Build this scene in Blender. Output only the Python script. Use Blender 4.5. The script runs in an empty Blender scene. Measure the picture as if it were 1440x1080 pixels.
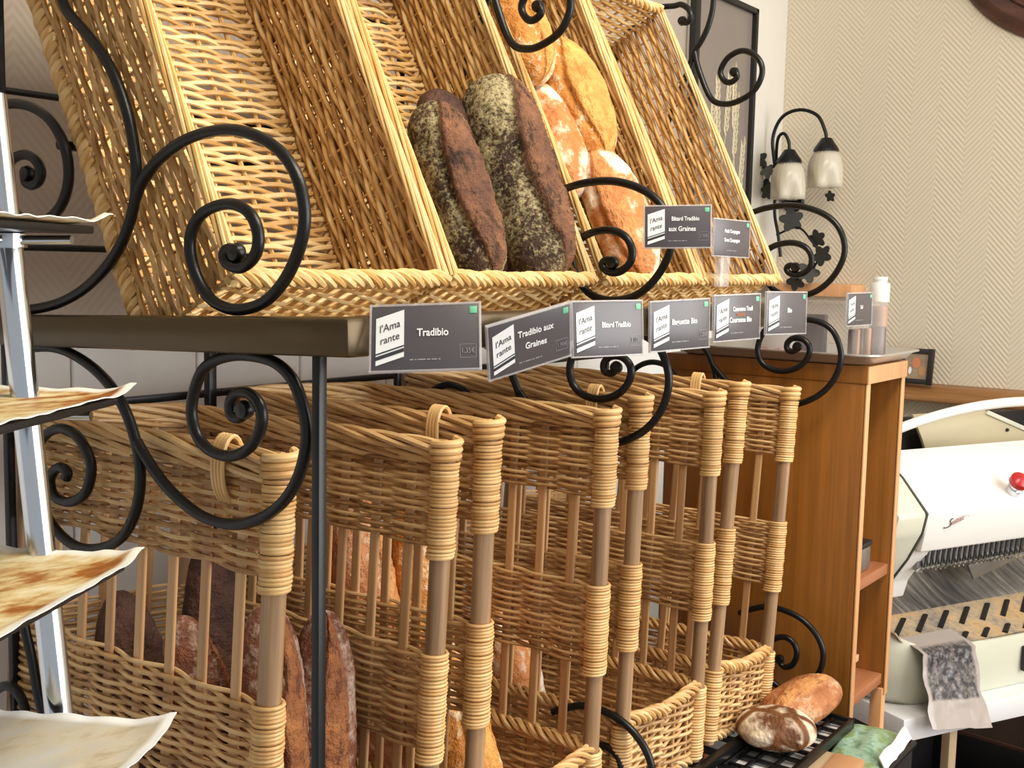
import bpy, bmesh, math, random
import numpy as np
from mathutils import Vector, Matrix, Euler, noise

random.seed(7)
rng = np.random.default_rng(11)
PI = math.pi
C = bpy.context.scene.collection
sc = bpy.context.scene

# ---------------------------------------------------------------- materials
def srgb(*c):
    return tuple(((x / 255) / 12.92 if x / 255 <= .04045 else ((x / 255 + .055) / 1.055) ** 2.4) for x in c) + (1.0,)

class NT:
    def __init__(s, name):
        s.m = bpy.data.materials.new(name); s.m.use_nodes = True
        s.t = s.m.node_tree; s.t.nodes.clear()
        s.out = s.n('ShaderNodeOutputMaterial'); s.b = s.n('ShaderNodeBsdfPrincipled')
        s.l(s.b.outputs[0], s.out.inputs[0])
    def n(s, k, **kw):
        x = s.t.nodes.new(k)
        for a, v in kw.items(): setattr(x, a, v)
        return x
    def l(s, a, b): s.t.links.new(a, b)
    def v(s, sock, val):
        if hasattr(val, 'is_linked'): s.l(val, sock)
        else: sock.default_value = val
    def math(s, op, a, b=0.0, c=None):
        x = s.n('ShaderNodeMath', operation=op); s.v(x.inputs[0], a); s.v(x.inputs[1], b)
        if c is not None: s.v(x.inputs[2], c)
        return x.outputs[0]
    def mix(s, f, a, b, mode='MIX'):
        x = s.n('ShaderNodeMix', data_type='RGBA', blend_type=mode); s.v(x.inputs[0], f); s.v(x.inputs[6], a); s.v(x.inputs[7], b)
        return x.outputs[2]
    def ramp(s, f, stops):
        x = s.n('ShaderNodeValToRGB'); e = x.color_ramp.elements
        while len(e) < len(stops): e.new(.5)
        for q, (p, c) in zip(e, stops): q.position = p; q.color = c
        s.v(x.inputs[0], f); return x.outputs[0]
    def obj(s, sc=(1, 1, 1), rot=(0, 0, 0)):
        c = s.n('ShaderNodeTexCoord'); mp = s.n('ShaderNodeMapping'); s.l(c.outputs['Object'], mp.inputs[0])
        mp.inputs['Scale'].default_value = sc; mp.inputs['Rotation'].default_value = rot
        return mp.outputs[0]
    def noise(s, vec, scale, detail=3, rough=.55):
        x = s.n('ShaderNodeTexNoise'); s.l(vec, x.inputs['Vector']); x.inputs['Scale'].default_value = scale
        x.inputs['Detail'].default_value = detail; x.inputs['Roughness'].default_value = rough
        return x.outputs['Fac']
    def attr(s, name):
        return s.n('ShaderNodeAttribute', attribute_name=name).outputs['Fac']
    def bump(s, h, strength=.3, dist=.002):
        x = s.n('ShaderNodeBump'); x.inputs['Strength'].default_value = strength; x.inputs['Distance'].default_value = dist
        s.l(h, x.inputs['Height']); s.l(x.outputs[0], s.b.inputs['Normal'])
    def fin(s, col, rough=.5, metal=0., spec=.5):
        s.v(s.b.inputs['Base Color'], col); s.v(s.b.inputs['Roughness'], rough); s.v(s.b.inputs['Metallic'], metal)
        s.b.inputs['Specular IOR Level'].default_value = spec
        return s.m

def m_plain(name, col, rough=.5, metal=0., var=.12, scale=14, spec=.5, bump=0.):
    t = NT(name); f = t.noise(t.obj(), scale, 4)
    d = tuple(c * (1 - var) for c in col[:3]) + (1,); u = tuple(min(1, c * (1 + var)) for c in col[:3]) + (1,)
    if bump: t.bump(t.noise(t.obj(), scale * 6, 3), bump, .001)
    return t.fin(t.mix(f, d, u), rough, metal, spec)

def m_wicker(name, dark, mid, light, rough=.4):
    t = NT(name); v = t.obj()
    f = t.math('ADD', t.math('MULTIPLY', t.attr('tone'), .75), t.math('MULTIPLY', t.noise(v, 38, 3), .5))
    f = t.math('SUBTRACT', f, .12)
    col = t.ramp(f, [(0.08, dark), (.48, mid), (.95, light)])
    t.bump(t.noise(t.obj((1, 1, 1)), 420, 2), .25, .0006)
    return t.fin(col, rough, 0, .45)

def m_wood(name, dark, light, axis=2, scale=9, rough=.4, spec=.5):
    t = NT(name); s = [22, 22, 22]; s[axis] = 1.2
    a = t.noise(t.obj(tuple(s)), scale / 6, 5, .6); s2 = [120, 120, 120]; s2[axis] = 3
    b = t.noise(t.obj(tuple(s2)), 1.5, 3)
    f = t.math('ADD', t.math('MULTIPLY', a, .75), t.math('MULTIPLY', b, .3))
    t.bump(b, .15, .0008)
    return t.fin(t.ramp(f, [(.3, dark), (.72, light)]), rough, 0, spec)

def m_bread(name, crust, crust2, bloom, bloom2, flour, amt, fscale=90, crack=None, rough=.62):
    t = NT(name); v = t.obj(); z = t.attr('zone')
    n1 = t.noise(v, 26, 5, .65); n2 = t.noise(v, fscale, 4, .7); n3 = t.noise(v, 11, 3)
    c = t.mix(t.ramp(n1, [(.35, (0, 0, 0, 1)), (.65, (1, 1, 1, 1))]), crust, crust2)
    fl = t.math('ADD', t.math('MULTIPLY', n2, .62), t.math('MULTIPLY', n3, .5))
    fm = t.ramp(fl, [(.585 - amt * .22, (0, 0, 0, 1)), (.72 - amt * .22, (1, 1, 1, 1))])
    if crack:
        vo = t.n('ShaderNodeTexVoronoi', feature='DISTANCE_TO_EDGE'); t.l(v, vo.inputs['Vector']); vo.inputs['Scale'].default_value = crack
        cm = t.ramp(vo.outputs['Distance'], [(.08, (0, 0, 0, 1)), (.17, (1, 1, 1, 1))])
        fm = t.math('MULTIPLY', fm, cm)
    fm = t.math('MULTIPLY', fm, t.math('SUBTRACT', 1.0, z))
    c = t.mix(fm, c, flour)
    b = t.mix(t.ramp(n1, [(.3, (0, 0, 0, 1)), (.7, (1, 1, 1, 1))]), bloom, bloom2)
    n4 = t.noise(t.obj((1, .35, 1)), 75, 5, .75)
    b = t.mix(t.ramp(n4, [(.40, (.75, .75, .75, 1)), (.47, (0, 0, 0, 1))]), b, crust)
    c = t.mix(z, c, b)
    h = t.math('ADD', t.math('MULTIPLY', n2, .9), t.math('ADD', n1, t.math('MULTIPLY', t.math('MULTIPLY', n4, z), .9)))
    t.bump(h, .95, .007)
    return t.fin(c, rough, 0, .35)

M = {}
M['tray'] = m_wicker('honey_wicker', srgb(152, 108, 54), srgb(212, 170, 106), srgb(242, 218, 164))
M['rim'] = m_wicker('pale_willow', srgb(168, 120, 56), srgb(216, 172, 102), srgb(246, 222, 166))
M['bin'] = m_wicker('brown_wicker', srgb(138, 98, 58), srgb(204, 162, 108), srgb(236, 202, 146))
M['wrap'] = m_wicker('cane_wrap', srgb(150, 104, 54), srgb(208, 162, 102), srgb(236, 200, 140), .36)
M['post'] = m_wood('stained_post', srgb(106, 78, 54), srgb(202, 164, 122), 2, 9, .42)
M['dowel'] = m_wood('pale_dowel', srgb(164, 118, 74), srgb(216, 174, 122), 2, 9, .45)
M['iron'] = m_plain('black_iron', srgb(24, 25, 26), .32, .35, .25, 60, .5, .12)
M['bronze'] = m_plain('bronze_paint', srgb(84, 70, 48), .3, .55, .15, 20, .5, .08)
M['cap'] = m_plain('worn_brass', srgb(150, 138, 116), .28, .8, .15, 20)
M['chrome'] = m_plain('chrome', srgb(215, 220, 225), .13, 1., .03, 8)
M['steel'] = m_plain('brushed_steel', srgb(160, 158, 156), .38, .85, .2, 30)
M['tray_metal'] = m_plain('tray_metal', srgb(206, 204, 200), .28, .75, .05, 8)
M['slate'] = m_plain('dark_plate', srgb(30, 28, 28), .4, 0, .2, 30, .5, .1)
M['card'] = m_plain('slate_card', srgb(84, 79, 82), .3, 0, .12, 40, .6)
M['white'] = m_plain('white_print', srgb(240, 240, 238), .5, 0, .02)
M['grey_print'] = m_plain('grey_print', srgb(150, 148, 150), .5, 0, .02)
M['black_print'] = m_plain('black_print', srgb(52, 50, 54), .5, 0, .02)
M['green_print'] = m_plain('green_print', srgb(120, 205, 160), .5, 0, .05)
M['orange_print'] = m_plain('orange_print', srgb(205, 130, 90), .5, 0, .05)
M['rust_print'] = m_plain('rust_print', srgb(168, 128, 116), .5, 0, .1)
M['under_shade'] = m_wood('under_table_shade', srgb(58, 46, 38), srgb(84, 66, 52), 2, 9, .5)
M['red'] = m_plain('red_plastic', srgb(190, 40, 44), .25, 0, .05)
M['machine'] = m_plain('white_enamel', srgb(236, 234, 228), .3, 0, .02, 6)
M['cream'] = m_plain('cream_plastic', srgb(212, 212, 192), .35, 0, .04, 6)
M['beige_panel'] = m_plain('beige_metal', srgb(196, 184, 152), .4, 0, .04, 6)
M['rubber'] = m_plain('dark_rubber', srgb(70, 70, 58), .5, 0, .1)
M['dark'] = m_plain('dark_metal', srgb(26, 24, 24), .5, 0, .2)
M['table'] = m_plain('white_laminate', srgb(222, 222, 224), .35, 0, .03, 6)
M['leg_beige'] = m_plain('beige_leg', srgb(190, 165, 130), .5, 0, .05)
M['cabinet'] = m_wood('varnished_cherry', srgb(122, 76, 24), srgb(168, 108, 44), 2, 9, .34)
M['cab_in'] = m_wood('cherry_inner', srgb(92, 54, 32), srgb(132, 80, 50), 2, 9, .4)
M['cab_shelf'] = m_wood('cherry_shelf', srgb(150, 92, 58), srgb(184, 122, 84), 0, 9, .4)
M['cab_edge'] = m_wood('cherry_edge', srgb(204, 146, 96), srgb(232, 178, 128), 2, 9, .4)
M['rail'] = m_wood('rail_wood', srgb(128, 86, 46), srgb(176, 128, 78), 1, 9, .4)
M['plaque'] = m_wood('dark_mahogany', srgb(52, 30, 22), srgb(96, 58, 44), 1, 9, .35)
M['kraft'] = m_plain('kraft_paper', srgb(188, 140, 100), .7, 0, .12, 18, .3, .2)
M['leaf'] = m_plain('leaf_iron', srgb(52, 52, 48), .5, .3, .2, 40)
M['trim'] = m_plain('white_trim', srgb(226, 222, 212), .5, 0, .03)

def m_paper():
    t = NT('baking_paper'); v = t.obj()
    f = t.noise(t.obj((1, 2.2, 1)), 16, 5, .65); g = t.noise(v, 60, 3)
    c = t.ramp(f, [(.38, srgb(230, 220, 184)), (.50, srgb(212, 186, 130)), (.60, srgb(164, 104, 44)), (.7, srgb(132, 76, 28))])
    c = t.mix(t.math('MULTIPLY', t.attr('zone'), 1.0), c, srgb(240, 236, 222))
    t.bump(g, .3, .0015)
    return t.fin(c, .6, 0, .3)
M['paper'] = m_paper()

def m_paper_plain():
    t = NT('grey_baking_paper'); v = t.obj()
    f = t.noise(t.obj((1, 2.2, 1)), 14, 5, .65)
    c = t.ramp(f, [(.35, srgb(192, 190, 182)), (.52, srgb(200, 190, 166)), (.68, srgb(170, 150, 114))])
    c = t.mix(t.attr('zone'), c, srgb(236, 236, 232))
    t.bump(t.noise(v, 60, 3), .3, .0015)
    return t.fin(c, .6, 0, .3)
M['paper_grey'] = m_paper_plain()

def m_wall(name, a, b, ax):
    t = NT(name); c = t.n('ShaderNodeTexCoord'); sp = t.n('ShaderNodeSeparateXYZ'); t.l(c.outputs['Object'], sp.inputs[0])
    h = sp.outputs[ax]; z = sp.outputs[2]
    pp = t.math('PINGPONG', h, .07)
    s = t.math('SINE', t.math('MULTIPLY', t.math('ADD', z, t.math('MULTIPLY', pp, 1.1)), 2 * PI / .0145))
    s01 = t.math('ADD', t.math('MULTIPLY', s, .5), .5)
    big = t.noise(t.obj(), 3, 3)
    col = t.mix(s01, a, b)
    col = t.mix(t.math('MULTIPLY', big, .25), col, a)
    t.bump(s01, .22 if ax == 1 else .12, .004)
    return t.fin(col, .6, 0, .3)
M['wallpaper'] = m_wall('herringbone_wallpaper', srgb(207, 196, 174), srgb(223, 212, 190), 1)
M['wallpaper_shaded'] = m_wall('herringbone_wallpaper_shaded', srgb(168, 156, 142), srgb(174, 162, 148), 0)  # greyish paper, darkened so the back wall's shade sits in its colour
M['panel_white'] = m_plain('white_panel', srgb(224, 224, 222), .5, 0, .03, 4)
M['ceiling'] = m_plain('ceiling_paint', srgb(235, 232, 225), .8, 0, .02, 4)

def m_floor():
    t = NT('floor_tile'); v = t.obj((2.5, 2.5, 2.5)); br = t.n('ShaderNodeTexBrick'); t.l(v, br.inputs[0])
    br.offset = 0; br.inputs['Color1'].default_value = srgb(150, 128, 104); br.inputs['Color2'].default_value = srgb(140, 120, 98)
    br.inputs['Mortar'].default_value = srgb(100, 90, 80); br.inputs['Scale'].default_value = 1; br.inputs['Mortar Size'].default_value = .012
    return t.fin(br.outputs[0], .4)
M['floor'] = m_floor()

def m_clear(name, col, alpha, rough=.08):
    t = NT(name); tr = t.n('ShaderNodeBsdfTransparent'); mx = t.n('ShaderNodeMixShader'); mx.inputs[0].default_value = alpha
    t.fin(col, rough, 0, .6); t.l(tr.outputs[0], mx.inputs[1]); t.l(t.b.outputs[0], mx.inputs[2]); t.l(mx.outputs[0], t.out.inputs[0])
    return t.m
M['clear'] = m_clear('clear_plastic', srgb(225, 222, 222), .32)
M['box_clear'] = m_clear('clear_box_plastic', srgb(220, 214, 212), .12)
M['shade'] = m_clear('frosted_glass', srgb(236, 228, 208), .55, .25)

def m_marble():
    t = NT('green_marbled_paper'); f = t.noise(t.obj((1, 1, 1)), 26, 6, .7)
    c = t.ramp(f, [(.35, srgb(96, 132, 104)), (.5, srgb(158, 190, 168)), (.62, srgb(128, 150, 84)), (.75, srgb(200, 216, 204))])
    return t.fin(c, .45, 0, .4)
M['marble'] = m_marble()

def m_crumbs():
    t = NT('crumbed_steel'); v = t.obj(); f = t.noise(v, 9, 5, .7); g = t.noise(v, 90, 4, .7)
    c = t.ramp(t.math('ADD', t.math('MULTIPLY', f, .7), t.math('MULTIPLY', g, .3)), [(.40, srgb(132, 126, 120)), (.48, srgb(178, 160, 134)), (.56, srgb(206, 174, 130)), (.66, srgb(180, 146, 102))])
    t.bump(g, .6, .003)
    return t.fin(c, .7)
M['crumbs'] = m_crumbs()

def m_chute():
    t = NT('scraped_steel'); f = t.noise(t.obj((30, 3, 3)), 2.2, 5, .65); g = t.noise(t.obj(), 5, 2)
    c = t.ramp(t.math('ADD', t.math('MULTIPLY', f, .6), t.math('MULTIPLY', g, .4)), [(.38, srgb(78, 78, 80)), (.5, srgb(136, 132, 128)), (.62, srgb(196, 190, 182))])
    return t.fin(c, .45, .5)
M['chute'] = m_chute()

def m_bag():
    t = NT('printed_plastic'); v = t.obj(); g = t.noise(v, 70, 4, .7); z = t.attr('zone')
    dark = t.mix(t.ramp(g, [(.45, (0, 0, 0, 1)), (.68, (1, 1, 1, 1))]), srgb(58, 56, 60), srgb(150, 142, 138))
    c = t.mix(z, srgb(172, 162, 155), dark)
    t.bump(t.noise(v, 30, 3), .5, .004)
    return t.fin(c, .28, 0, .6)
M['bag'] = m_bag()

M['loaf_dark'] = m_bread('seeded_dark_crust', srgb(48, 34, 24), srgb(92, 64, 44), srgb(86, 58, 48), srgb(158, 108, 74), srgb(196, 182, 136), .34, 170)
M['loaf_char'] = m_bread('charred_crust', srgb(60, 40, 34), srgb(104, 70, 56), srgb(96, 62, 46), srgb(130, 86, 56), srgb(120, 100, 74), -.5, 130)
M['loaf_gold'] = m_bread('golden_crust', srgb(190, 122, 50), srgb(214, 146, 68), srgb(204, 134, 66), srgb(236, 188, 104), srgb(240, 224, 190), .12, 70)
M['loaf_flour'] = m_bread('floured_golden_crust', srgb(182, 112, 58), srgb(208, 144, 84), srgb(190, 116, 66), srgb(220, 160, 96), srgb(240, 230, 208), .22, 30)
M['loaf_brown'] = m_bread('brown_crust', srgb(150, 88, 50), srgb(198, 134, 86), srgb(186, 116, 62), srgb(226, 168, 104), srgb(216, 186, 150), .02, 60)
M['loaf_mahog'] = m_bread('mahogany_crust', srgb(86, 46, 30), srgb(132, 80, 54), srgb(118, 66, 38), srgb(172, 112, 64), srgb(170, 146, 128), .18, 90)
M['loaf_crack'] = m_bread('cracked_rye_crust', srgb(92, 54, 28), srgb(132, 84, 46), srgb(120, 74, 40), srgb(150, 100, 60), srgb(232, 214, 188), .58, 14, 19)

# ---------------------------------------------------------------- mesh building
class MB:
    def __init__(s): s.V = []; s.F = []; s.T = []; s.n = 0
    def add(s, V, F, tone=.5):
        V = np.asarray(V, float)
        s.V.append(V); s.T.append(np.broadcast_to(np.asarray(tone, float), (len(V),)))
        if isinstance(F, np.ndarray): s.F.append(F + s.n)
        else: s.F.extend([np.array([f], int) + s.n for f in F])
        s.n += len(V); return s
    def xf(s, M4):
        R = np.array(M4.to_3x3()); t = np.array(M4.translation)
        s.V = [v @ R.T + t for v in s.V]; return s
    def mesh(s, name, smooth=True, sharp=40, attr='tone'):
        me = bpy.data.meshes.new(name)
        V = np.concatenate(s.V); me.vertices.add(len(V)); me.vertices.foreach_set('co', V.ravel())
        idx = np.concatenate([f.ravel() for f in s.F]); tot = np.concatenate([np.full(len(f), f.shape[1]) for f in s.F])
        me.loops.add(len(idx)); me.loops.foreach_set('vertex_index', idx.astype(np.int32))
        me.polygons.add(len(tot)); st = np.concatenate([[0], np.cumsum(tot)[:-1]])
        me.polygons.foreach_set('loop_start', st.astype(np.int32)); me.polygons.foreach_set('loop_total', tot.astype(np.int32))
        me.polygons.foreach_set('use_smooth', np.full(len(tot), bool(smooth)))
        me.update(calc_edges=True); me.validate()
        a = me.attributes.new(attr, 'FLOAT', 'POINT'); a.data.foreach_set('value', np.concatenate(s.T).astype(np.float32))
        if smooth and sharp: me.set_sharp_from_angle(angle=math.radians(sharp))
        return me

def nrm(a):
    a = np.asarray(a, float); return a / np.maximum(np.linalg.norm(a, axis=-1, keepdims=True), 1e-12)

def tube(mb, P, r, n=6, ref=None, closed=False, tone=.5, flat=1.0):
    P = np.asarray(P, float); N = len(P)
    if closed: T = nrm(np.roll(P, -1, 0) - np.roll(P, 1, 0))
    else: T = nrm(np.gradient(P, axis=0))
    if ref is not None:
        A = nrm(np.cross(T, np.asarray(ref, float)))
    else:
        A = np.zeros_like(P); a = np.cross(T[0], [0.12, .33, .93])
        if np.linalg.norm(a) < .1: a = np.cross(T[0], [1, 0, 0])
        a = a / np.linalg.norm(a); A[0] = a
        for i in range(1, N):
            a = a - T[i] * np.dot(a, T[i]); a = a / max(np.linalg.norm(a), 1e-9); A[i] = a
    B = np.cross(T, A)
    th = np.arange(n) * 2 * PI / n
    rr = np.broadcast_to(np.asarray(r, float), (N,))[:, None, None]
    V = P[:, None, :] + rr * (np.cos(th)[None, :, None] * A[:, None, :] + flat * np.sin(th)[None, :, None] * B[:, None, :])
    i = np.arange(N if closed else N - 1)[:, None]; j = np.arange(n)[None, :]
    i2 = (i + 1) % N; j2 = (j + 1) % n
    F = np.stack([i * n + j, i * n + j2, i2 * n + j2, i2 * n + j], -1).reshape(-1, 4)
    tv = np.repeat(np.broadcast_to(np.asarray(tone, float), (N,)), n)
    base = mb.n
    mb.add(V.reshape(-1, 3), F, tv)
    if not closed:
        mb.F.append(np.arange(n)[::-1][None, :] + base); mb.F.append((np.arange(n) + (N - 1) * n)[None, :] + base)
    return mb

def smooth_path(pts, k=6, closed=False):
    P = [Vector(tuple(p) + ((0,) if len(p) == 2 else ())) for p in pts]; out = []
    n = len(P)
    for i in range(n if closed else n - 1):
        p1, p2 = P[i], P[(i + 1) % n]
        p0 = P[i - 1] if (closed or i > 0) else p1 + (p1 - p2); p3 = P[(i + 2) % n] if (closed or i + 2 < n) else p2 + (p2 - p1)
        for j in range(k):
            t = j / k
            out.append(.5 * ((2 * p1) + (p2 - p0) * t + (2 * p0 - 5 * p1 + 4 * p2 - p3) * t * t + (3 * p1 - p0 - 3 * p2 + p3) * t ** 3))
    if not closed: out.append(P[-1])
    return np.array([tuple(p) for p in out])

def box(mb, c, s, bev=.0015, rot=None, tone=.5, seg=2):
    bm = bmesh.new(); bmesh.ops.create_cube(bm, size=1)
    for v in bm.verts: v.co = Vector((v.co.x * s[0], v.co.y * s[1], v.co.z * s[2]))
    if bev: bmesh.ops.bevel(bm, geom=bm.edges[:], offset=min(bev, min(s) * .45), segments=seg, affect='EDGES', profile=.5)
    R = rot.to_matrix() if rot is not None else Matrix.Identity(3)
    bm.verts.index_update()
    V = [tuple(R @ v.co + Vector(c)) for v in bm.verts]; F = [[v.index for v in f.verts] for f in bm.faces]
    bm.free(); return mb.add(V, F, tone)

def prism(mb, poly, a, b, frame=None, bev=0., tone=.5, inset=None):
    """poly in local (x,y), extruded from z=a to z=b; frame maps to 3-D"""
    bm = bmesh.new(); vs = [bm.verts.new((x, y, a)) for x, y in poly]; f = bm.faces.new(vs)
    r = bmesh.ops.extrude_face_region(bm, geom=[f])
    for v in r['geom']:
        if isinstance(v, bmesh.types.BMVert): v.co.z = b
    if bev: bmesh.ops.bevel(bm, geom=bm.edges[:], offset=bev, segments=2, affect='EDGES', profile=.5)
    bmesh.ops.recalc_face_normals(bm, faces=bm.faces[:]); bm.verts.index_update()
    V = [tuple((frame @ v.co) if frame else v.co) for v in bm.verts]; F = [[v.index for v in f.verts] for f in bm.faces]
    bm.free(); return mb.add(V, F, tone)

def lathe(mb, prof, n=24, c=(0, 0, 0), axis=None, wob=None, tone=.5):
    R = Vector((0, 0, 1)).rotation_difference(Vector(axis)).to_matrix() if axis else Matrix.Identity(3)
    N = len(prof); V = []
    for r, z in prof:
        for j in range(n):
            a = j * 2 * PI / n; q = r * (1 + (wob(a, z) if wob else 0))
            V.append(tuple(R @ Vector((q * math.cos(a), q * math.sin(a), z)) + Vector(c)))
    i = np.arange(N - 1)[:, None]; j = np.arange(n)[None, :]; j2 = (j + 1) % n
    F = np.stack([i * n + j, i * n + j2, (i + 1) * n + j2, (i + 1) * n + j], -1).reshape(-1, 4)
    base = mb.n; mb.add(V, F, tone)
    if prof[0][0] > 1e-5: mb.F.append(np.arange(n)[::-1][None, :] + base)
    if prof[-1][0] > 1e-5: mb.F.append((np.arange(n) + (N - 1) * n)[None, :] + base)
    return mb

def sheet(mb, fn, nu, nv, th=.0006, tone_fn=None):
    """thin solid sheet: fn(u,v)->(x,y,z)"""
    P = np.array([[fn(i / nu, j / nv) for j in range(nv + 1)] for i in range(nu + 1)], float)
    du = np.gradient(P, axis=0); dv = np.gradient(P, axis=1); Nn = nrm(np.cross(du, dv))
    top = P + Nn * th / 2; bot = P - Nn * th / 2
    K = (nu + 1) * (nv + 1); idx = np.arange(K).reshape(nu + 1, nv + 1)
    q = np.stack([idx[:-1, :-1], idx[1:, :-1], idx[1:, 1:], idx[:-1, 1:]], -1).reshape(-1, 4)
    F = [q, q[:, ::-1] + K]
    rim = np.concatenate([idx[:, 0], idx[-1, 1:], idx[-2::-1, -1], idx[0, -2:0:-1]])
    r2 = np.roll(rim, -1); F.append(np.stack([r2, rim, rim + K, r2 + K], -1))
    t = np.array([[tone_fn(i / nu, j / nv) if tone_fn else .5 for j in range(nv + 1)] for i in range(nu + 1)]).ravel()
    return mb.add(np.concatenate([top.reshape(-1, 3), bot.reshape(-1, 3)]), np.concatenate(F), np.concatenate([t, t]))

def rope(mb, path, strands=3, R=.005, r=.0035, pitch=.06, n=6, closed=False, flat=1.0, tone=None, step=.004):
    """strands twisted round a polyline path"""
    P = np.asarray(path, float)
    if closed: P = np.concatenate([P, P[:1]])
    d = np.concatenate([[0], np.cumsum(np.linalg.norm(np.diff(P, axis=0), axis=1))]); L = d[-1]
    N = max(8, int(L / step)); s = np.linspace(0, L, N, endpoint=not closed)
    Q = np.stack([np.interp(s, d, P[:, i]) for i in range(3)], 1)
    T = nrm(np.gradient(Q, axis=0)); ref = np.array([.11, .23, .97])
    if abs(T[0] @ nrm(ref)) > .9: ref = np.array([1., .2, .1])
    A = nrm(np.cross(T, ref)); B = np.cross(T, A)
    turns = L / pitch
    if closed: turns = max(1, round(turns))
    for k in range(strands):
        ph = 2 * PI * (k / strands) + 2 * PI * turns * s / L
        Rk = R * (1 + .15 * np.sin(9 * s / L + k))
        pts = Q + (Rk * np.cos(ph))[:, None] * A + (Rk * flat * np.sin(ph))[:, None] * B
        tube(mb, pts, r * random.uniform(.85, 1.15), n, None, closed, tone if tone is not None else rng.uniform(.35, .95))
    return mb

def weave(mb, path, y0, y1, up, stakes, pitch, r, amp, n=6, seg=4, jit=.15, closed=False, sr=.003, stake_ext=.0, y_fn=None, flat=1.0, stake_tone=.4, tone_rng=(.15, .95), stake_n=6):
    """weavers running along PATH (3-D polyline), rows stacked along UP from y0 to y1, passing over and under the stakes at arc positions STAKES"""
    P = np.asarray(path, float); up = np.asarray(up, float)
    if closed: P = np.concatenate([P, P[:1]])
    d = np.concatenate([[0], np.cumsum(np.linalg.norm(np.diff(P, axis=0), axis=1))]); L = d[-1]
    def at(s):
        Q = np.stack([np.interp(s, d, P[:, i]) for i in range(3)], 1)
        e = .006
        T = nrm(np.stack([np.interp(np.minimum(s + e, L), d, P[:, i]) - np.interp(np.maximum(s - e, 0), d, P[:, i]) for i in range(3)], 1))
        return Q, nrm(np.cross(T, up))
    st = np.asarray(stakes, float); K = len(st)
    knots = st if not closed else np.concatenate([st, [st[0] + L]])
    S = []; W = []
    for k in range(len(knots) - 1):
        for j in range(seg):
            S.append(knots[k] + (knots[k + 1] - knots[k]) * j / seg); W.append(math.cos(PI * j / seg) * (-1) ** k)
    if not closed: S.append(knots[-1]); W.append((-1) ** (len(knots) - 1))
    S = np.array(S); W = np.array(W); Sm = np.mod(S, L) if closed else S
    Q, Nn = at(Sm)
    rows = max(1, int(round((y1 - y0) / pitch))); pts = []; tones = []; rad = []
    for j in range(rows):
        y = y0 + (j + .5) * (y1 - y0) / rows
        yy = y + jit * pitch * (rng.uniform(-1, 1) + np.sin(S * rng.uniform(20, 60) + rng.uniform(0, 6)))
        off = W * amp * (1 if j % 2 == 0 else -1)
        if closed:   # spiral upward, never doubling back
            yy = yy + (S - S[0]) / L * (y1 - y0) / rows - .5 * (y1 - y0) / rows
        row = Q + Nn * off[:, None] + up[None, :] * (yy if y_fn is None else np.array([y_fn(s, v) for s, v in zip(Sm, yy)]))[:, None]
        tn = rng.uniform(*tone_rng); tt = np.full(len(S), tn) + rng.normal(0, .06, len(S))
        rr = np.full(len(S), r * rng.uniform(.88, 1.12))
        if not closed and j % 2: row = row[::-1]; tt = tt[::-1]
        pts.append(row); tones.append(tt); rad.append(rr)
    pts = np.concatenate(pts); tones = np.concatenate(tones); rad = np.concatenate(rad)
    tube(mb, pts, rad, n, up, False, tones, flat)
    if sr:
        Qs, _ = at(np.mod(st, L) if closed else st)
        for q, s in zip(Qs, st):
            a = y0 - stake_ext; b = y1 + stake_ext
            if y_fn is not None: a, b = y_fn(s, a), y_fn(s, b)
            tube(mb, np.array([q + up * a, q + up * (a + b) / 2, q + up * b]), sr, stake_n, None, False, stake_tone)
    return mb

def coil(mb, c, R, z0, z1, pitch, r, n=6, seg=14, tone_rng=(.4, 1.)):
    turns = max(2, int(round((z1 - z0) / pitch))); N = turns * seg + 1
    t = np.arange(N); a = t * 2 * PI / seg
    Rr = R * (1 + .04 * np.sin(t * .37)); zj = np.repeat(rng.uniform(-.12, .12, turns + 1) * pitch, seg)[:N]
    P = np.stack([c[0] + Rr * np.cos(a), c[1] + Rr * np.sin(a), z0 + (z1 - z0) * t / (N - 1) + zj], 1)
    tn = np.repeat(rng.uniform(*tone_rng, turns + 1), seg)[:N]
    return tube(mb, P, r, n, (0, 0, 1), False, tn)

def place(o, parent=None, loc=None, rot=None):
    C.objects.link(o)
    if parent is not None: o.parent = parent
    if loc is not None: o.location = loc
    if rot is not None: o.rotation_euler = rot
    return o

def obj(name, mb, mat, parent=None, smooth=True, sharp=40, label=None, attr='tone', loc=None, rot=None):
    me = mb if isinstance(mb, bpy.types.Mesh) else mb.mesh(name, smooth, sharp, attr)
    if mat is not None and not me.materials: me.materials.append(M[mat] if isinstance(mat, str) else mat)
    o = place(bpy.data.objects.new(name, me), parent, loc, rot)
    if label: o['label'] = label
    return o

def tag(o, label, cat, group=None):
    o['label'] = label; o['category'] = cat
    if group: o['group'] = group
    return o

def thing(name, label, cat, loc=(0, 0, 0), rot=(0, 0, 0), group=None, scale=None):
    o = bpy.data.objects.new(name, None); place(o, None, loc, rot); o.empty_display_size = .05
    if scale: o.scale = scale
    return tag(o, label, cat, group)

def struct(name, mb, mat, smooth=False):
    o = obj(name, mb, mat, None, smooth, 0); o['kind'] = 'structure'; return o

def dup(root, loc, rot, label, group=None, scale=None):
    r = root.copy(); C.objects.link(r); r.location = loc; r.rotation_euler = rot; r['label'] = label
    if group: r['group'] = group
    if scale: r.scale = scale
    for ch in list(root.children):
        c = ch.copy(); C.objects.link(c); c.parent = r
        for g in list(ch.children):
            d = g.copy(); C.objects.link(d); d.parent = c
    return r

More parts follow.
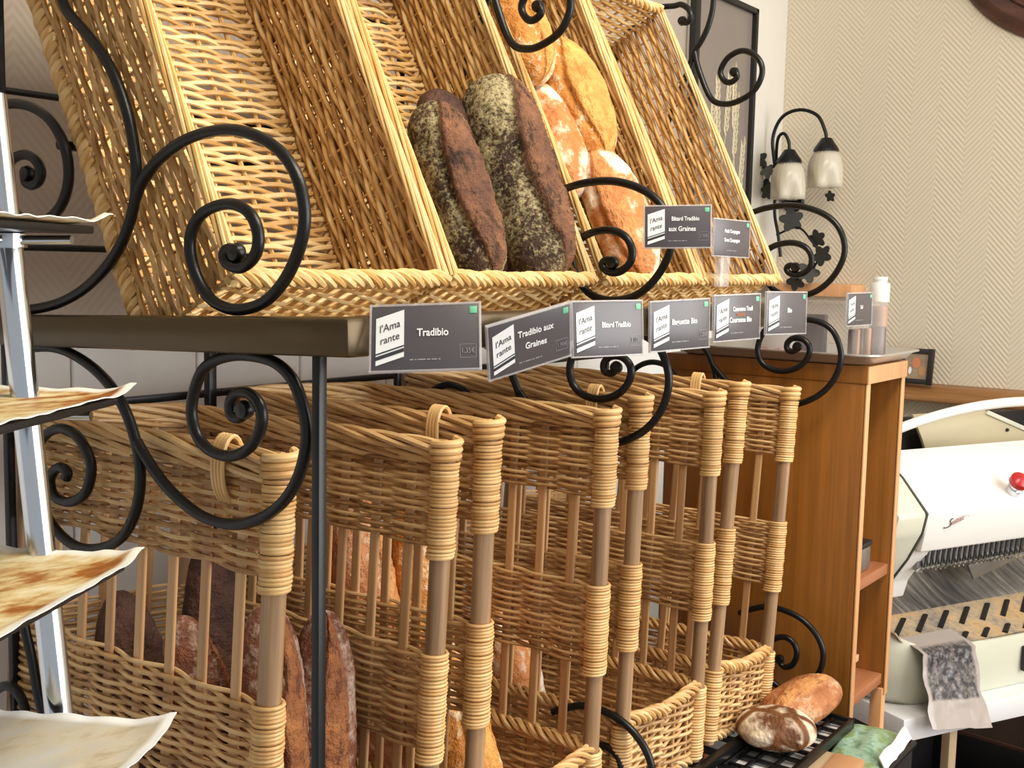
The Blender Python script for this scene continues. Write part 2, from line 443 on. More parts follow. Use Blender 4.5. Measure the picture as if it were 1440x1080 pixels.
def text_into(mb, s, size, origin, ux=(1, 0, 0), uy=(0, 0, 1), align='CENTER', ext=.0002, sx=1.0, bold=0.):
    cu = bpy.data.curves.new('lettering', 'FONT'); cu.body = s; cu.size = size; cu.align_x = align; cu.align_y = 'CENTER'
    cu.extrude = ext; cu.offset = bold; cu.resolution_u = 3
    o = bpy.data.objects.new('lettering_source', cu); C.objects.link(o)
    me = bpy.data.meshes.new_from_object(o, depsgraph=bpy.context.evaluated_depsgraph_get())
    X = np.array(ux, float); Y = np.array(uy, float); Z = np.cross(X, Y)
    V = np.array([tuple(v.co) for v in me.vertices]); F = [list(p.vertices) for p in me.polygons]
    if len(V):
        V = np.array(origin) + V[:, :1] * sx * X + V[:, 1:2] * Y + V[:, 2:3] * Z; mb.add(V, F)
    bpy.data.objects.remove(o); bpy.data.curves.remove(cu); bpy.data.meshes.remove(me)
    return mb

# ---------------------------------------------------------------- camera
def camera():
    psi, p, r = (math.radians(a) for a in (36.6, 6.0, 1.2))
    fw = Vector((math.cos(p) * math.cos(psi), math.cos(p) * math.sin(psi), -math.sin(p)))
    rt = Vector((math.sin(psi), -math.cos(psi), 0)); up = rt.cross(fw)
    r2 = rt * math.cos(r) + up * math.sin(r); u2 = -rt * math.sin(r) + up * math.cos(r)
    cd = bpy.data.cameras.new('camera'); cd.sensor_width = 36; cd.lens = 40; cd.clip_start = .02
    o = place(bpy.data.objects.new('camera', cd))
    m = Matrix((r2, u2, -fw)).transposed().to_4x4(); m.translation = Vector((-.645, -.642, 1.504))
    o.matrix_world = m; sc.camera = o
camera()

# ---------------------------------------------------------------- the room
XW, YW = 2.43, .72
mb = MB(); box(mb, (.4, -1.1, -.05), (4.3, 3.9, .1), 0); struct('floor', mb, 'floor')
mb = MB(); box(mb, (.4, YW + .05, 1.4), (4.3, .1, 2.8), 0); struct('wall_back', mb, 'wallpaper_shaded')
mb = MB(); box(mb, (XW + .05, -1.1, 1.4), (.1, 3.9, 2.8), 0); struct('wall_right', mb, 'wallpaper')
mb = MB(); box(mb, (.4, -1.1, 2.85), (4.3, 3.9, .1), 0); struct('ceiling', mb, 'ceiling')
# white boards on the back wall: low panelling and the strip that runs into the corner
mb = MB()
for i in range(-9, 12): box(mb, (i * .2 + .1, YW - .009, .70), (.198, .018, 1.40), .004)
struct('trim_1', mb, 'panel_white', True)
mb = MB(); box(mb, (2.15, YW - .006, 2.13), (.56, .012, 1.33), .002); struct('trim_2', mb, 'trim', True)
# moulded wooden rail along the end wall
mb = MB()
prism(mb, [(0, 0), (.062, 0), (.066, .006), (.066, .016), (.05, .022), (.04, .04), (0, .046)], -2.6, .72,
      Matrix(((-1, 0, 0, XW), (0, 0, 1, 0), (0, 1, 0, 1.168), (0, 0, 0, 1))), .0015)
struct('trim_3', mb, 'rail', True)
mb = MB(); box(mb, (XW - .008, -1.0, .29), (.016, 3.2, .58), .002); struct('trim_4', mb, 'under_shade', True)  # added dark panel standing in for the shade below the table

# ---------------------------------------------------------------- the iron bread rack
SCROLL = {
'up_main': [(0.3906,1.753),(0.3802,1.7378),(0.3571,1.7201),(0.3266,1.6948),(0.3037,1.6681),(0.2858,1.6346),(0.2758,1.5986),(0.2743,1.5694),(0.2814,1.5435),(0.2976,1.5172),(0.3232,1.4934),(0.3591,1.472),(0.4026,1.4566),(0.448,1.4484),(0.4748,1.4473)],
'up_front': [(0.2779,1.5533),(0.2689,1.568),(0.2547,1.5818),(0.2335,1.595),(0.2049,1.6063),(0.1735,1.6121),(0.1405,1.6128),(0.1089,1.6064),(0.0827,1.5948),(0.064,1.5786),(0.0531,1.5584),(0.0497,1.5355),(0.0563,1.5126),(0.0716,1.4891),(0.0934,1.4708),(0.1186,1.4621),(0.1464,1.461),(0.1703,1.4694),(0.1867,1.4864),(0.1964,1.5082),(0.1941,1.527),(0.1811,1.5413),(0.1598,1.549),(0.1364,1.5499),(0.1163,1.5419),(0.1065,1.527),(0.1075,1.511),(0.1184,1.5001),(0.1321,1.4962),(0.1452,1.4996),(0.1498,1.5069),(0.1441,1.5124),(0.1348,1.5107),(0.1339,1.5065)],
'up_back': [(0.5488,1.6468),(0.5061,1.6559),(0.4761,1.6568),(0.4461,1.6513),(0.4171,1.6391),(0.3966,1.6207),(0.3851,1.5996),(0.3834,1.579),(0.3901,1.5619),(0.403,1.5482),(0.4249,1.5385),(0.4509,1.5358),(0.4746,1.5425),(0.493,1.5565),(0.5017,1.575),(0.4968,1.5909),(0.4813,1.6019),(0.4585,1.6046),(0.4405,1.5983),(0.4319,1.5867),(0.4375,1.577),(0.4506,1.5737),(0.461,1.5783),(0.4594,1.5847),(0.4515,1.5852)],
'low_main': [(0.4904,1.4048),(0.4563,1.4084),(0.417,1.4107),(0.3795,1.4052),(0.3436,1.3929),(0.3148,1.3757),(0.2948,1.3555),(0.2819,1.3329),(0.2746,1.3098),(0.2752,1.2824),(0.2847,1.2568),(0.3047,1.2328),(0.3332,1.2181),(0.3674,1.2109),(0.3986,1.2138),(0.4279,1.2278),(0.4495,1.251),(0.4578,1.2763),(0.45,1.3035),(0.4322,1.3203),(0.4073,1.3288),(0.381,1.3258),(0.3606,1.3101),(0.3538,1.2931),(0.363,1.2703),(0.3845,1.2572),(0.4062,1.2541),(0.4228,1.2592),(0.4275,1.2727),(0.4179,1.285),(0.4049,1.2889),(0.3961,1.2848),(0.3989,1.2779)],
'low_front': [(0.2786,1.3298),(0.2656,1.3164),(0.239,1.2954),(0.2077,1.2797),(0.1774,1.271),(0.1431,1.2705),(0.1102,1.2793),(0.0812,1.2954),(0.0611,1.3165),(0.05,1.3401),(0.0467,1.3642),(0.0527,1.3873),(0.0655,1.407),(0.0873,1.4185),(0.1188,1.4219),(0.1487,1.4188),(0.1758,1.4081),(0.191,1.3879),(0.1963,1.3648),(0.1885,1.3449),(0.1717,1.3339),(0.1475,1.331),(0.1238,1.3381),(0.1081,1.3517),(0.1017,1.3677),(0.1053,1.3808),(0.118,1.3889),(0.1328,1.3882),(0.1423,1.3793),(0.1415,1.3688),(0.1321,1.3659),(0.1236,1.3717),(0.1273,1.3782)],
'top_main': [(0.395,1.752),(0.372,1.805),(0.352,1.855),(0.3409,1.8859),(0.3302,1.8996),(0.3173,1.9227),(0.309,1.9521),(0.3075,1.9822),(0.3105,2.0186)],
'top_front': [(0.3409,1.8859),(0.3296,1.8505),(0.3052,1.802),(0.2773,1.7904),(0.2504,1.7946),(0.2245,1.8085),(0.2112,1.8313),(0.2122,1.8527),(0.2274,1.8707),(0.2503,1.8788),(0.274,1.8701),(0.2868,1.8531),(0.2877,1.841),(0.279,1.8294),(0.2667,1.8272),(0.2563,1.8349),(0.2594,1.8435),(0.2674,1.843)],
'top_back': [(0.503,1.885),(0.475,1.94),(0.43,1.968),(0.3855,1.9694),(0.3712,1.9702),(0.3567,1.9612),(0.3505,1.9482),(0.3557,1.9378),(0.3657,1.9388),(0.3688,1.9466)],
'bot_front': [(0.2094,0.8901),(0.1892,0.9008),(0.1559,0.9127),(0.1186,0.9112),(0.0868,0.9),(0.0627,0.8786),(0.0512,0.8522),(0.0547,0.8211),(0.0712,0.7931),(0.0988,0.7748),(0.1251,0.7722),(0.1472,0.7863),(0.1579,0.8125),(0.1551,0.8391),(0.1399,0.858),(0.1203,0.8648),(0.1042,0.8568),(0.0981,0.839),(0.1049,0.8195),(0.119,0.8111),(0.13,0.8189),(0.1266,0.83)],
'bot_back': [(0.5423, 0.9927), (0.5199, 1.0268), (0.4932, 1.0421), (0.4695, 1.0385), (0.4578, 1.0227), (0.4616, 0.9982), (0.4822, 0.9752)],
'bot_main': [(0.4649, 1.1411), (0.4526, 1.1091), (0.4417, 1.0808), (0.4323, 1.0486), (0.4226, 1.0242), (0.4174, 0.9871)],
}
rack = thing('bread_rack', 'black wrought iron bread rack with curled scroll ends holding the wicker baskets', 'rack')
FR = (0.0, .612, 1.2)
def scroll_mesh(key, r=.0053):
    P = smooth_path([(0, y, z) for y, z in SCROLL[key]], 5)
    n = len(P); rr = np.full(n, r)
    if not key.endswith('main'):      # the inner tail is drawn out and coiled
        rr[-14:] *= np.linspace(1, .8, 14)
    mb = MB(); tube(mb, P, rr, 8, (1, 0, 0))
    if not key.endswith('main'):
        q = P[-4]; lathe(mb, [(0, -.0062), (.0070, -.005), (.0088, 0), (.0070, .005), (0, .0062)], 14, (0, q[1], q[2]), (1, 0, 0))
    return mb.mesh('scroll', True, 60)
SM = {k: scroll_mesh(k) for k in SCROLL}
for fi, X in enumerate(FR):
    mb = MB()
    if fi == 0:
        box(mb, (0, .032, .715), (.009, .009, 1.43), .0012)
    box(mb, (0, .505, .95), (.009, .009, 1.9), .0012)
    box(mb, (0, .28, .755), (.008, .46, .008), .001)
    f = obj('side_frame', mb, 'iron', rack, loc=(X, 0, 0))
    for k in SCROLL:
        if (k == 'bot_front' and fi == 0) or (k in ('bot_main', 'bot_back') and fi): continue
        obj('scroll', SM[k], 'iron', f, loc=(-.016 if k in ('bot_main', 'bot_back') else 0, 0, 0))
mb = MB(); box(mb, (.438, -.0002, 1.4445), (.844, .0314, .0314), .004)
obj('shelf_front_tube', mb, 'bronze', rack, label='bronze bar along the shelf front')
mb = MB(); box(mb, (0, .272, 1.4335), (.0316, .576, .0316), .005, Euler((math.atan(-.0393), 0, 0)))
obj('shelf_end_tube', mb, 'bronze', rack, label='dark bronze bar closing the shelf end')
mb = MB(); tube(mb, [(0, .285, 1.4200), (.6, .285, 1.4200), (1.2, .285, 1.4200)], .004, 10); obj('support_rod', mb, 'iron', rack)
for y, z in ((.40, 1.612), (.52, 1.842)):
    mb = MB(); tube(mb, [(0, y, z), (.6, y, z), (1.2, y, z)], .005, 10); obj('support_rod', mb, 'iron', rack)
for z in (1.512, 1.687, 1.825):
    mb = MB(); tube(mb, [(-.45, .6, z), (.3, .6, z), (1.2, .6, z)], .0042, 10); obj('back_rod', mb, 'iron', rack)
mb = MB(); box(mb, (.31, .56, 1.08), (.012, .012, .78), .0012); obj('rear_leg', mb, 'iron', rack)
mb = MB(); box(mb, (.6, .60, 1.322), (1.5, .010, .010), .001); obj('rear_rail', mb, 'iron', rack)
mb = MB()
for y in (.085, .3, .52): box(mb, (.6, y, .768), (1.23, .014, .014), .001)
for i in range(21): box(mb, (.02 + i * .058, .302, .768), (.008, .42, .010), .001)
obj('lower_shelf_grate', mb, 'iron', rack)

# ---------------------------------------------------------------- wicker trays leaning on the shelf
TW, TL, TD, TA = .285, .53, .145, math.radians(62.5)
def make_tray():
    t = thing('wicker_tray', '', 'bread basket', (0, .283, 1.424), (TA, 0, 0), 'leaning wicker trays')
    nst = 7; stx = np.linspace(0, TW, nst)
    mb = MB(); weave(mb, [(0, 0, .004), (TW, 0, .004)], .004, TL, (0, 1, 0), stx, .0060, .0029, .0044, seg=6, sr=.0028, jit=.2)
    obj('tray_floor', mb, 'tray', t)
    sty = np.linspace(0, TL, 17)
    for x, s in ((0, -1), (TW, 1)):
        mb = MB(); weave(mb, [(x, 0, 0), (x, TL, 0)], .008, TD - .012, (0, 0, 1), sty, .0070, .0031, .0024, seg=5, sr=.0016, tone_rng=(.0, .62))  # darker strand tones put the side walls' shade into the weave
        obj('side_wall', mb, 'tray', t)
    mb = MB(); weave(mb, [(0, TL, 0), (TW, TL, 0)], .006, TD - .01, (0, 0, 1), stx, .0064, .0028, .0038, sr=.0026); obj('end_wall', mb, 'tray', t)
    mb = MB(); weave(mb, [(0, 0, 0), (TW, 0, 0)], .004, TD - .008, (0, 0, 1), np.linspace(0, TW, 13), .0098, .0021, .003, sr=.0024, tone_rng=(.3, .95)); obj('front_wall', mb, 'tray', t, label='open lattice front wall')
    for x in (.001, TW - .001):
        mb = MB()
        rope(mb, [(x, .0, TD - .001), (x, TL * .5, TD), (x, TL, TD - .002)], 6, .0052, .0023, .42, flat=.85)
        obj('side_rim', mb, 'rim', t)
    mb = MB(); rope(mb, [(-.004, -.002, TD - .004), (TW * .5, -.004, TD - .002), (TW + .004, -.002, TD - .004)], 4, .0066, .0038, .052, flat=.8); obj('front_rim', mb, 'rim', t, label='thick braided front rim')
    mb = MB(); rope(mb, [(0, TL, TD - .002), (TW, TL, TD - .002)], 4, .0058, .0034, .06); obj('end_rim', mb, 'rim', t)
    for x in (-.001, TW + .001):
        mb = MB(); rope(mb, [(x, 0, 0), (x, TL, 0)], 3, .0058, .0042, .030, step=.002)
        obj('foot_border', mb, 'tray', t, label='coiled border along the bottom edge')
    return t
TRAYS = [(.017, 1.0, 'empty wicker tray beside the chrome pole stand, its woven floor lit bright'),
         (.318, .98, 'wicker tray holding the dark seeded loaves'),
         (.628, .92, 'wicker tray holding the golden loaves'),
         (.905, .965, 'empty wicker tray nearest the wall lamp')]
tray0 = make_tray(); trays = []
for i, (x, s, lab) in enumerate(TRAYS):
    L = (x, .283, 1.424)
    if i == 0: tray0.location = L; tray0.scale = (s, 1, 1); tray0['label'] = lab; trays.append(tray0)
    else: trays.append(dup(tray0, L, (TA, 0, 0), lab, None, (s, 1, 1)))

# ---------------------------------------------------------------- tall wicker bins under the shelf
BW, BD, BH = .225, .42, .552
def upath(w=BW, d=BD, r=.03, z=0, close=False):
    P = [(0, 0, z)]; P += [(r - r * math.cos(a), d - r + r * math.sin(a), z) for a in np.linspace(0, PI / 2, 7)]
    P += [(w - r + r * math.sin(a), d - r + r * math.cos(a), z) for a in np.linspace(0, PI / 2, 7)]; P += [(w, 0, z)]
    return P
def plen(P): P = np.asarray(P); return float(np.linalg.norm(np.diff(P, axis=0), axis=1).sum())
def make_bin():
    t = thing('wicker_bin', '', 'bread basket', group='upright wicker bins')
    U = upath(); Lu = plen(U); ys = np.linspace(.045, BD - .035, 8); st = np.concatenate([[.0], ys, np.linspace(BD + .02, Lu - BD - .02, 4), Lu - ys[::-1], [Lu]])
    for nm, a, b, wv in (('top_band', .438, .535, 1), ('middle_band', .222, .327, 1)):
        mb = MB(); weave(mb, U, a, b, (0, 0, 1), st, .0044, .0024, .0050, seg=7, sr=0, tone_rng=(.05, .9))
        o = obj(nm, mb, 'bin', t)
        for x in (0, BW):
            mb = MB(); coil(mb, (x, 0), .0134, a - .010, b - (.006 if nm == 'top_band' else -.002), .0039, .00205)
            if nm == 'top_band': coil(mb, (x, 0), .0138, b - .006, BH + .001, .0078, .0040, 8)
            obj('post_wrapping', mb, 'wrap', o, label='pale cane wound round the front post')
    # rims of thick twisted rods
    mb = MB(); rope(mb, upath(z=BH - .008), 5, .0072, .0036, .24, flat=.9); rope(mb, upath(z=BH - .021), 4, .0060, .0034, .22, flat=.8)
    obj('top_rim', mb, 'bin', t)
    # bottom basket: U sides and the front wall
    U2 = [(BW * .5, 0, 0), (.012, 0, 0), (0, .012, 0)] + upath()[1:-1] + [(BW, .012, 0), (BW - .012, 0, 0)]
    L2 = plen(U2 + [U2[0]]); st2 = np.linspace(0, L2, 31)[:-1]
    mb = MB(); weave(mb, U2, .004, .112, (0, 0, 1), st2, .0058, .0025, .0040, seg=5, closed=True, sr=.003, tone_rng=(.1, .9)); obj('bottom_basket', mb, 'bin', t)
    mb = MB(); rope(mb, [(p[0], p[1] - (.004 if p[1] < .02 else 0), .115 - (.010 if abs(p[0] - BW / 2) < .01 and p[1] < .01 else 0)) for p in U2], 4, .0066, .0036, .06, closed=True); obj('basket_rim', mb, 'wrap', t)
    mb = MB(); rope(mb, [(p[0], p[1], .004) for p in U2], 3, .005, .0034, .05, closed=True); obj('foot_rim', mb, 'bin', t)
    mb = MB()
    for i in range(int(BW / .012)): box(mb, (.006 + i * .012, BD / 2, .012), (.0105, BD - .02, .006), .001)
    obj('bottom_slats', mb, 'dowel', t)
    for x, y, r in ((0, 0, .0108), (BW, 0, .0108), (.004, BD - .004, .009), (BW - .004, BD - .004, .009)):
        mb = MB(); tube(mb, [(x, y, .0), (x + .0006, y, .2), (x - .0005, y, .4), (x, y, BH - .002)], [r, r * .98, r * 1.02, r], 14)
        obj('post', mb, 'post', t)
    for x in (0, BW):
        mb = MB(); coil(mb, (x, 0), .0132, .004, .112, .0044, .0023); obj('post_wrapping', mb, 'wrap', t)
    sn = lambda q: math.sin(2 * PI * q / 16) * (1.0 if q % 8 not in (3, 4, 5) else .72); cs = lambda q: .0064 * math.cos(2 * PI * q / 16)
    for x, sg in ((0, 1), (BW, -1)):
        for y in ys:
            mb = MB(); prism(mb, [(x + .0036 * sn(q), y + cs(q)) for q in range(16)], .06, BH - .02); obj('dowel', mb, 'dowel', t, sharp=60)
    for x in np.linspace(.05, BW - .05, 3):
        mb = MB(); tube(mb, [(x, BD, .06), (x, BD, .28), (x, BD, BH - .02)], .0052, 8); obj('dowel', mb, 'dowel', t)
    mb = MB()
    for k in range(4): tube(mb, [(.0125 * math.cos(a), .062 + k * .0045 + .002 * math.sin(a), BH - .022 + .030 * math.sin(a)) for a in np.linspace(0, 2 * PI, 25)[:-1]], .0024, 6, closed=True, tone=.8)
    obj('cane_tie', mb, 'wrap', t, label='pale cane tie looped over the rim')
    return t
BINS = [(-.010, .062, .226, 'tall wicker bin standing next to the chrome pole stand'),
        (.298, .042, .243, 'tall wicker bin second from the chrome pole stand, round loaves showing through its bars'),
        (.618, .050, .214, 'tall wicker bin third from the chrome pole stand, low front basket visible'),
        (.878, .115, .196, 'tall wicker bin nearest the cherry wood cabinet')]
bin0 = make_bin(); bins = []
for i, (x, lean, w, lab) in enumerate(BINS):
    L = (x, .105, .785); R = (0, math.atan(lean), 0); S = (w / BW, 1, 1)
    if i == 0: bin0.location = L; bin0.rotation_euler = R; bin0.scale = S; bin0['label'] = lab; bins.append(bin0)
    else: bins.append(dup(bin0, L, R, lab, None, S))

# ---------------------------------------------------------------- bread
def loaf_mb(L, w, h, ear=None, p=3.2, amp=.05, seed=0, nu=130, nv=84, bend=0., asym=0.):
    """loaf lying along y; ear=(start angle, end angle, height, wiggle): burst strip between the two angles (90 deg = top)"""
    V = []; Z = []; so = Vector((seed * 3.7, seed * 1.3, seed * 2.1))
    for i in range(nu + 1):
        t = i / nu; u = 2 * t - 1
        pr = max(0., 1 - abs(u) ** p) ** (1 / 2.0); pr = max(pr, .02)
        wt = 1 + asym * u
        for j in range(nv):
            a = 2 * PI * j / nv; ca, sa = math.cos(a), math.sin(a)
            q = Vector((ca, u * L / w * 1.1, sa)) * 1.6 + so
            k = 1 + amp * noise.noise(q) + amp * .5 * noise.noise(q * 2.7) + amp * .4 * noise.noise(q * 6) + amp * .3 * noise.noise(q * 15) + amp * .2 * noise.noise(q * 34)
            z = 0.
            if ear:
                a0, a1, eh, wig = ear; m = math.sin(PI * min(1, max(0, t))) ** .45
                mid = (a0 + a1) / 2; lo = mid + (a0 - mid) * m + wig * noise.noise(Vector((u * 4, seed, 0))) * 60; hi = mid + (a1 - mid) * m + wig * noise.noise(Vector((u * 4, seed + 9, 0))) * 60
                d = (hi - math.degrees(a))
                if lo < math.degrees(a) < hi:
                    f = d / (hi - lo); z = min(1, d / 4, (math.degrees(a) - lo) / 6)
                    k += eh * m * (max(0, 1 - f) ** .8) * min(1, d / 5) - .02 * math.sin(f * PI) * eh * 4 + .05 * eh * noise.noise(q * 9) * 6 + eh * .35 * max(0, noise.noise(Vector((math.degrees(a) * .08, u * 16, seed)))) * (1 - f)
                elif -14 < d <= 0 and math.degrees(a) >= hi: k -= .10 * m * (1 + d / 14)
            x = w / 2 * pr * ca * k * wt; zz = h / 2 * pr * sa * k * (1 if sa > 0 else .82)
            V.append((x + bend * (1 - u * u), u * L / 2, zz)); Z.append(max(0, z))
    F = []
    i = np.arange(nu)[:, None]; j = np.arange(nv)[None, :]; j2 = (j + 1) % nv
    F = np.stack([i * nv + j, i * nv + j2, (i + 1) * nv + j2, (i + 1) * nv + j], -1).reshape(-1, 4)[:, ::-1]
    mb = MB(); mb.add(V, F, Z)
    mb.F.append(np.arange(nv)[None, :]); mb.F.append((np.arange(nv) + nu * nv)[::-1][None, :])
    return mb
def loaf(label, mat, M4, group=None, name='bread_loaf', **kw):
    o = obj(name, loaf_mb(**kw), mat, None, True, 0, attr='zone'); o.matrix_world = M4
    return tag(o, label, 'bread', group)
TR = [Matrix.Translation((x, .283, 1.424)) @ Matrix.Rotation(TA, 4, 'X') for x, s, l in TRAYS]
def inT(k, x, y, z, rz=0, ry=0, rx=0):
    return TR[k] @ Matrix.Translation((x, y, z)) @ Euler((math.radians(rx), math.radians(ry), math.radians(rz)), 'XYZ').to_matrix().to_4x4()
g = 'dark seeded loaves in the wicker tray'
loaf('dark loaf with narrow floury edge and wide reddish burst, smaller of the two burst ones', 'loaf_dark', inT(1, .124, .135, .098, -5, 0), g, L=.25, w=.076, h=.092, ear=(40, 150, .14, .09), seed=1, p=5, amp=.07)
loaf('big dark loaf with broad yellow floured side and reddish burst, atop the pile', 'loaf_dark', inT(1, .230, .150, .120, -8, 0), g, L=.305, w=.096, h=.11, ear=(10, 130, .16, .09), seed=2, p=5, amp=.07)
loaf('almost black loaf wedged underneath and between the two burst ones', 'loaf_char', inT(1, .185, .165, .072, -5, 0), g, L=.28, w=.085, h=.075, ear=None, seed=3, p=5)
g = 'golden loaves in the wicker tray'
loaf('smooth golden pointed loaf lying highest in its tray, with a curved slash', 'loaf_gold', inT(2, .195, .318, .105, -1, 0), g, L=.215, w=.112, h=.09, ear=(40, 150, .08, .04), seed=4, p=2.2, amp=.03)
loaf('golden loaf with a patch of white flour, lying lowest behind the tilted price card', 'loaf_flour', inT(2, .188, .125, .098, -2, 0), g, L=.225, w=.112, h=.09, ear=(120, 168, .10, .06), seed=5, p=2.4, amp=.05)
loaf('pale floured loaf half hidden under the smooth golden one', 'loaf_flour', inT(2, .135, .258, .07, -8, 0), g, L=.20, w=.10, h=.09, ear=None, seed=6, p=2.6)
loaf('pinkish golden loaf at the top of its tray, curled iron in front of it', 'loaf_gold', inT(2, .115, .418, .10, -6, 0), g, L=.17, w=.10, h=.09, ear=(60, 110, .06, .05), seed=7, p=2.4)
def atW(x, y, z, rx=0, ry=0, rz=0):
    return Matrix.Translation((x, y, z)) @ Euler((math.radians(rx), math.radians(ry), math.radians(rz)), 'XYZ').to_matrix().to_4x4()
g = 'loaves standing in the bin by the chrome stand'
loaf('long reddish brown loaf upright behind the wooden front post of its bin', 'loaf_mahog', atW(.088, .19, .985, 84, 4, 8), g, L=.36, w=.078, h=.075, ear=(60, 120, .10, .06), seed=8, p=4)
loaf('long reddish brown loaf upright behind the black iron leg', 'loaf_mahog', atW(.150, .185, .97, 85, 3, -20), g, L=.35, w=.072, h=.072, ear=(60, 120, .12, .06), seed=9, p=4)
loaf('dark rounded loaf with a floury grey top, seen between two dowels of the bin', 'loaf_mahog', atW(.085, .29, .965, 82, -4, 60), g, L=.36, w=.085, h=.08, ear=(70, 130, .14, .06), seed=10, p=3)
loaf('very dark loaf at the back of the bin, beneath a bare stretch of woven wall', 'loaf_char', atW(.07, .375, .985, 84, -6, 20), g, L=.34, w=.09, h=.08, ear=None, seed=11, p=3)
loaf('purplish dark loaf leaning at the bin back behind the floury one', 'loaf_char', atW(.155, .36, .995, 84, 3, 0), g, L=.40, w=.08, h=.07, ear=None, seed=12, p=3)
g = 'loaves in the second bin'
loaf('brown burst loaf seen high through the second bin from the pole', 'loaf_brown', atW(.40, .36, 1.03, 80, -4, 30), g, L=.44, w=.095, h=.09, ear=(40, 120, .12, .06), seed=13, p=3)
loaf('pale beige loaf seen high through the bars beside the brown burst one', 'loaf_gold', atW(.475, .33, 1.02, 82, 3, 0), g, L=.42, w=.085, h=.08, ear=None, seed=14, p=3)
loaf('brown loaf low in the second bin, glimpsed under its woven middle band', 'loaf_brown', atW(.352, .28, .92, 78, 2, 20), g, L=.24, w=.085, h=.08, ear=(50, 110, .10, .05), seed=15, p=3)
loaf('golden loaf low in the second bin behind its nearer front post', 'loaf_gold', atW(.372, .175, .93, 76, -10, -10), g, L=.28, w=.08, h=.075, ear=(50, 110, .10, .05), seed=16, p=3)
loaf('pale loaf tip showing between bars of the third bin', 'loaf_flour', atW(.72, .36, .895, 70, -14, 0), 'loaf in the third bin', L=.19, w=.075, h=.07, ear=None, seed=17, p=2.5)

# ---------------------------------------------------------------- price cards
def price_card(label, loc, rot, lines, price=None, logo=True, eco=True, small=True, clip=(0, .013, 0), clips=(.012, .024, .014), orange=None, group='price cards', size=1.0):
    t = thing('price_card', label, 'price tag', loc, rot, group, (size, size, size))
    w, h = .086, .055
    mb = MB(); box(mb, (0, 0, 0), (w - .002, .0014, h - .002), .0004); obj('card', mb, 'card', t)
    mb = MB(); box(mb, (0, .0016, 0), (w + .002, .0012, h + .002), .0005)
    for s in (-1, 1):
        box(mb, (s * w / 2, 0, 0), (.0016, .003, h + .002), .0004); box(mb, (0, 0, s * h / 2), (w + .002, .003, .0016), .0004)
    obj('holder', mb, 'clear', t, label='clear plastic sleeve')
    mb = MB(); box(mb, clip, clips, .001); obj('clip', mb, 'clear', t)
    y = -.0011
    if logo:
        x0, x1 = -.0385, -.0165; z = lambda f: h / 2 - f * h
        def para(mb, f0, f1, xa=x0, xb=x1, yy=y, th=.0003):
            sl = .0072
            P = [(xa, z(f1)), (xb, z(f1) + sl * (xb - xa) / (x1 - x0)), (xb, z(f0) + sl * (xb - xa) / (x1 - x0)), (xa, z(f0))]
            prism(mb, P, 0, th, Matrix(((1, 0, 0, 0), (0, 0, -1, yy), (0, 1, 0, 0), (0, 0, 0, 1))))
        mb = MB(); para(mb, .21, .92); o = obj('logo', mb, 'white', t, smooth=False)
        mb = MB(); para(mb, .745, .765, x0, x1, y - .0003); para(mb, .79, .845, x0, x1, y - .0003)
        u = nrm([.022, 0, .0072])
        text_into(mb, "l'Ama", .0088, (-.0275, y - .0004, z(.40) + .0036), u, (0, 0, 1), sx=.86)
        text_into(mb, "rante", .0088, (-.0275, y - .0004, z(.58) + .0036), u, (0, 0, 1), sx=.86)
        obj('logo_lettering', mb, 'black_print', o, smooth=False)
    mb = MB(); cx = .006 if logo else 0
    for i, s in enumerate(lines):
        zz = .0035 + (len(lines) - 1) * .0066 - i * .0132
        text_into(mb, s, .0088 if len(s) < 13 else .0076, (cx + (.004 if logo and len(s) > 12 else 0), y, zz), sx=.82 if len(s) < 13 else .74, bold=.00018)
    obj('lettering', mb, 'white', t, smooth=False)
    if orange:
        mb = MB(); text_into(mb, orange, .006, (cx, y, .0035), sx=.85); obj('orange_lettering', mb, 'orange_print', t, smooth=False)
    if small:
        mb = MB(); x = -.012
        for wd in (.003, .0012, .006, .0025, .0042, .0016): box(mb, (x + wd / 2, y + .0003, -.0185), (wd, .0004, .0010), 0); x += wd + .0011
        obj('small_print', mb, 'grey_print', t, smooth=False)
    if eco:
        mb = MB(); box(mb, (.0378, y + .0002, .0215), (.0058, .0005, .0058), .0008); obj('eco_mark', mb, 'green_print', t)
    if price:
        mb = MB()
        text_into(mb, price, .0058, (.0335, y, -.0125), sx=.8)
        for s in (-1, 1):
            box(mb, (.0335 + s * .0062, y + .0003, -.0125), (.0003, .0003, .0108), 0); box(mb, (.0335, y + .0003, -.0125 + s * .0054), (.0124, .0003, .0003), 0)
        obj('price', mb, 'grey_print', t, smooth=False)
    return t
price_card('slate price card lettered Tradibio, at the shelf corner', (0.0267, -0.0578, 1.446), (-.4159, -.0546, -.9541), ['Tradibio'], '1,35€', clip=(.018, .022, .004), clips=(.012, .042, .014))
price_card('slate price card lettered Tradibio aux Graines, hanging tilted on the shelf tube', (0.19, -0.0408, 1.4349), (.36, -.2556, -.4691), ['Tradibio aux', 'Graines'], '1,90€', clip=(0, .014, .004), clips=(.012, .026, .014))
price_card('slate price card lettered Bâtard Tradibio, one line of text', (0.3275, -0.0378, 1.4421), (-.0681, -.0142, -.3961), ['Bâtard Tradibio'], '2,10€')
price_card('slate price card lettered Baguette Bio', (0.4826, -0.0356, 1.4409), (.0055, -.0454, -.3593), ['Baguette Bio'], '1,20€')
price_card('slate price card with two white lines and an orange line between', (0.6247, -0.0362, 1.4457), (-.0046, -.0273, -.2413), ['Couronne Tradi', 'Couronne Bio'], None, orange='Tradibio')
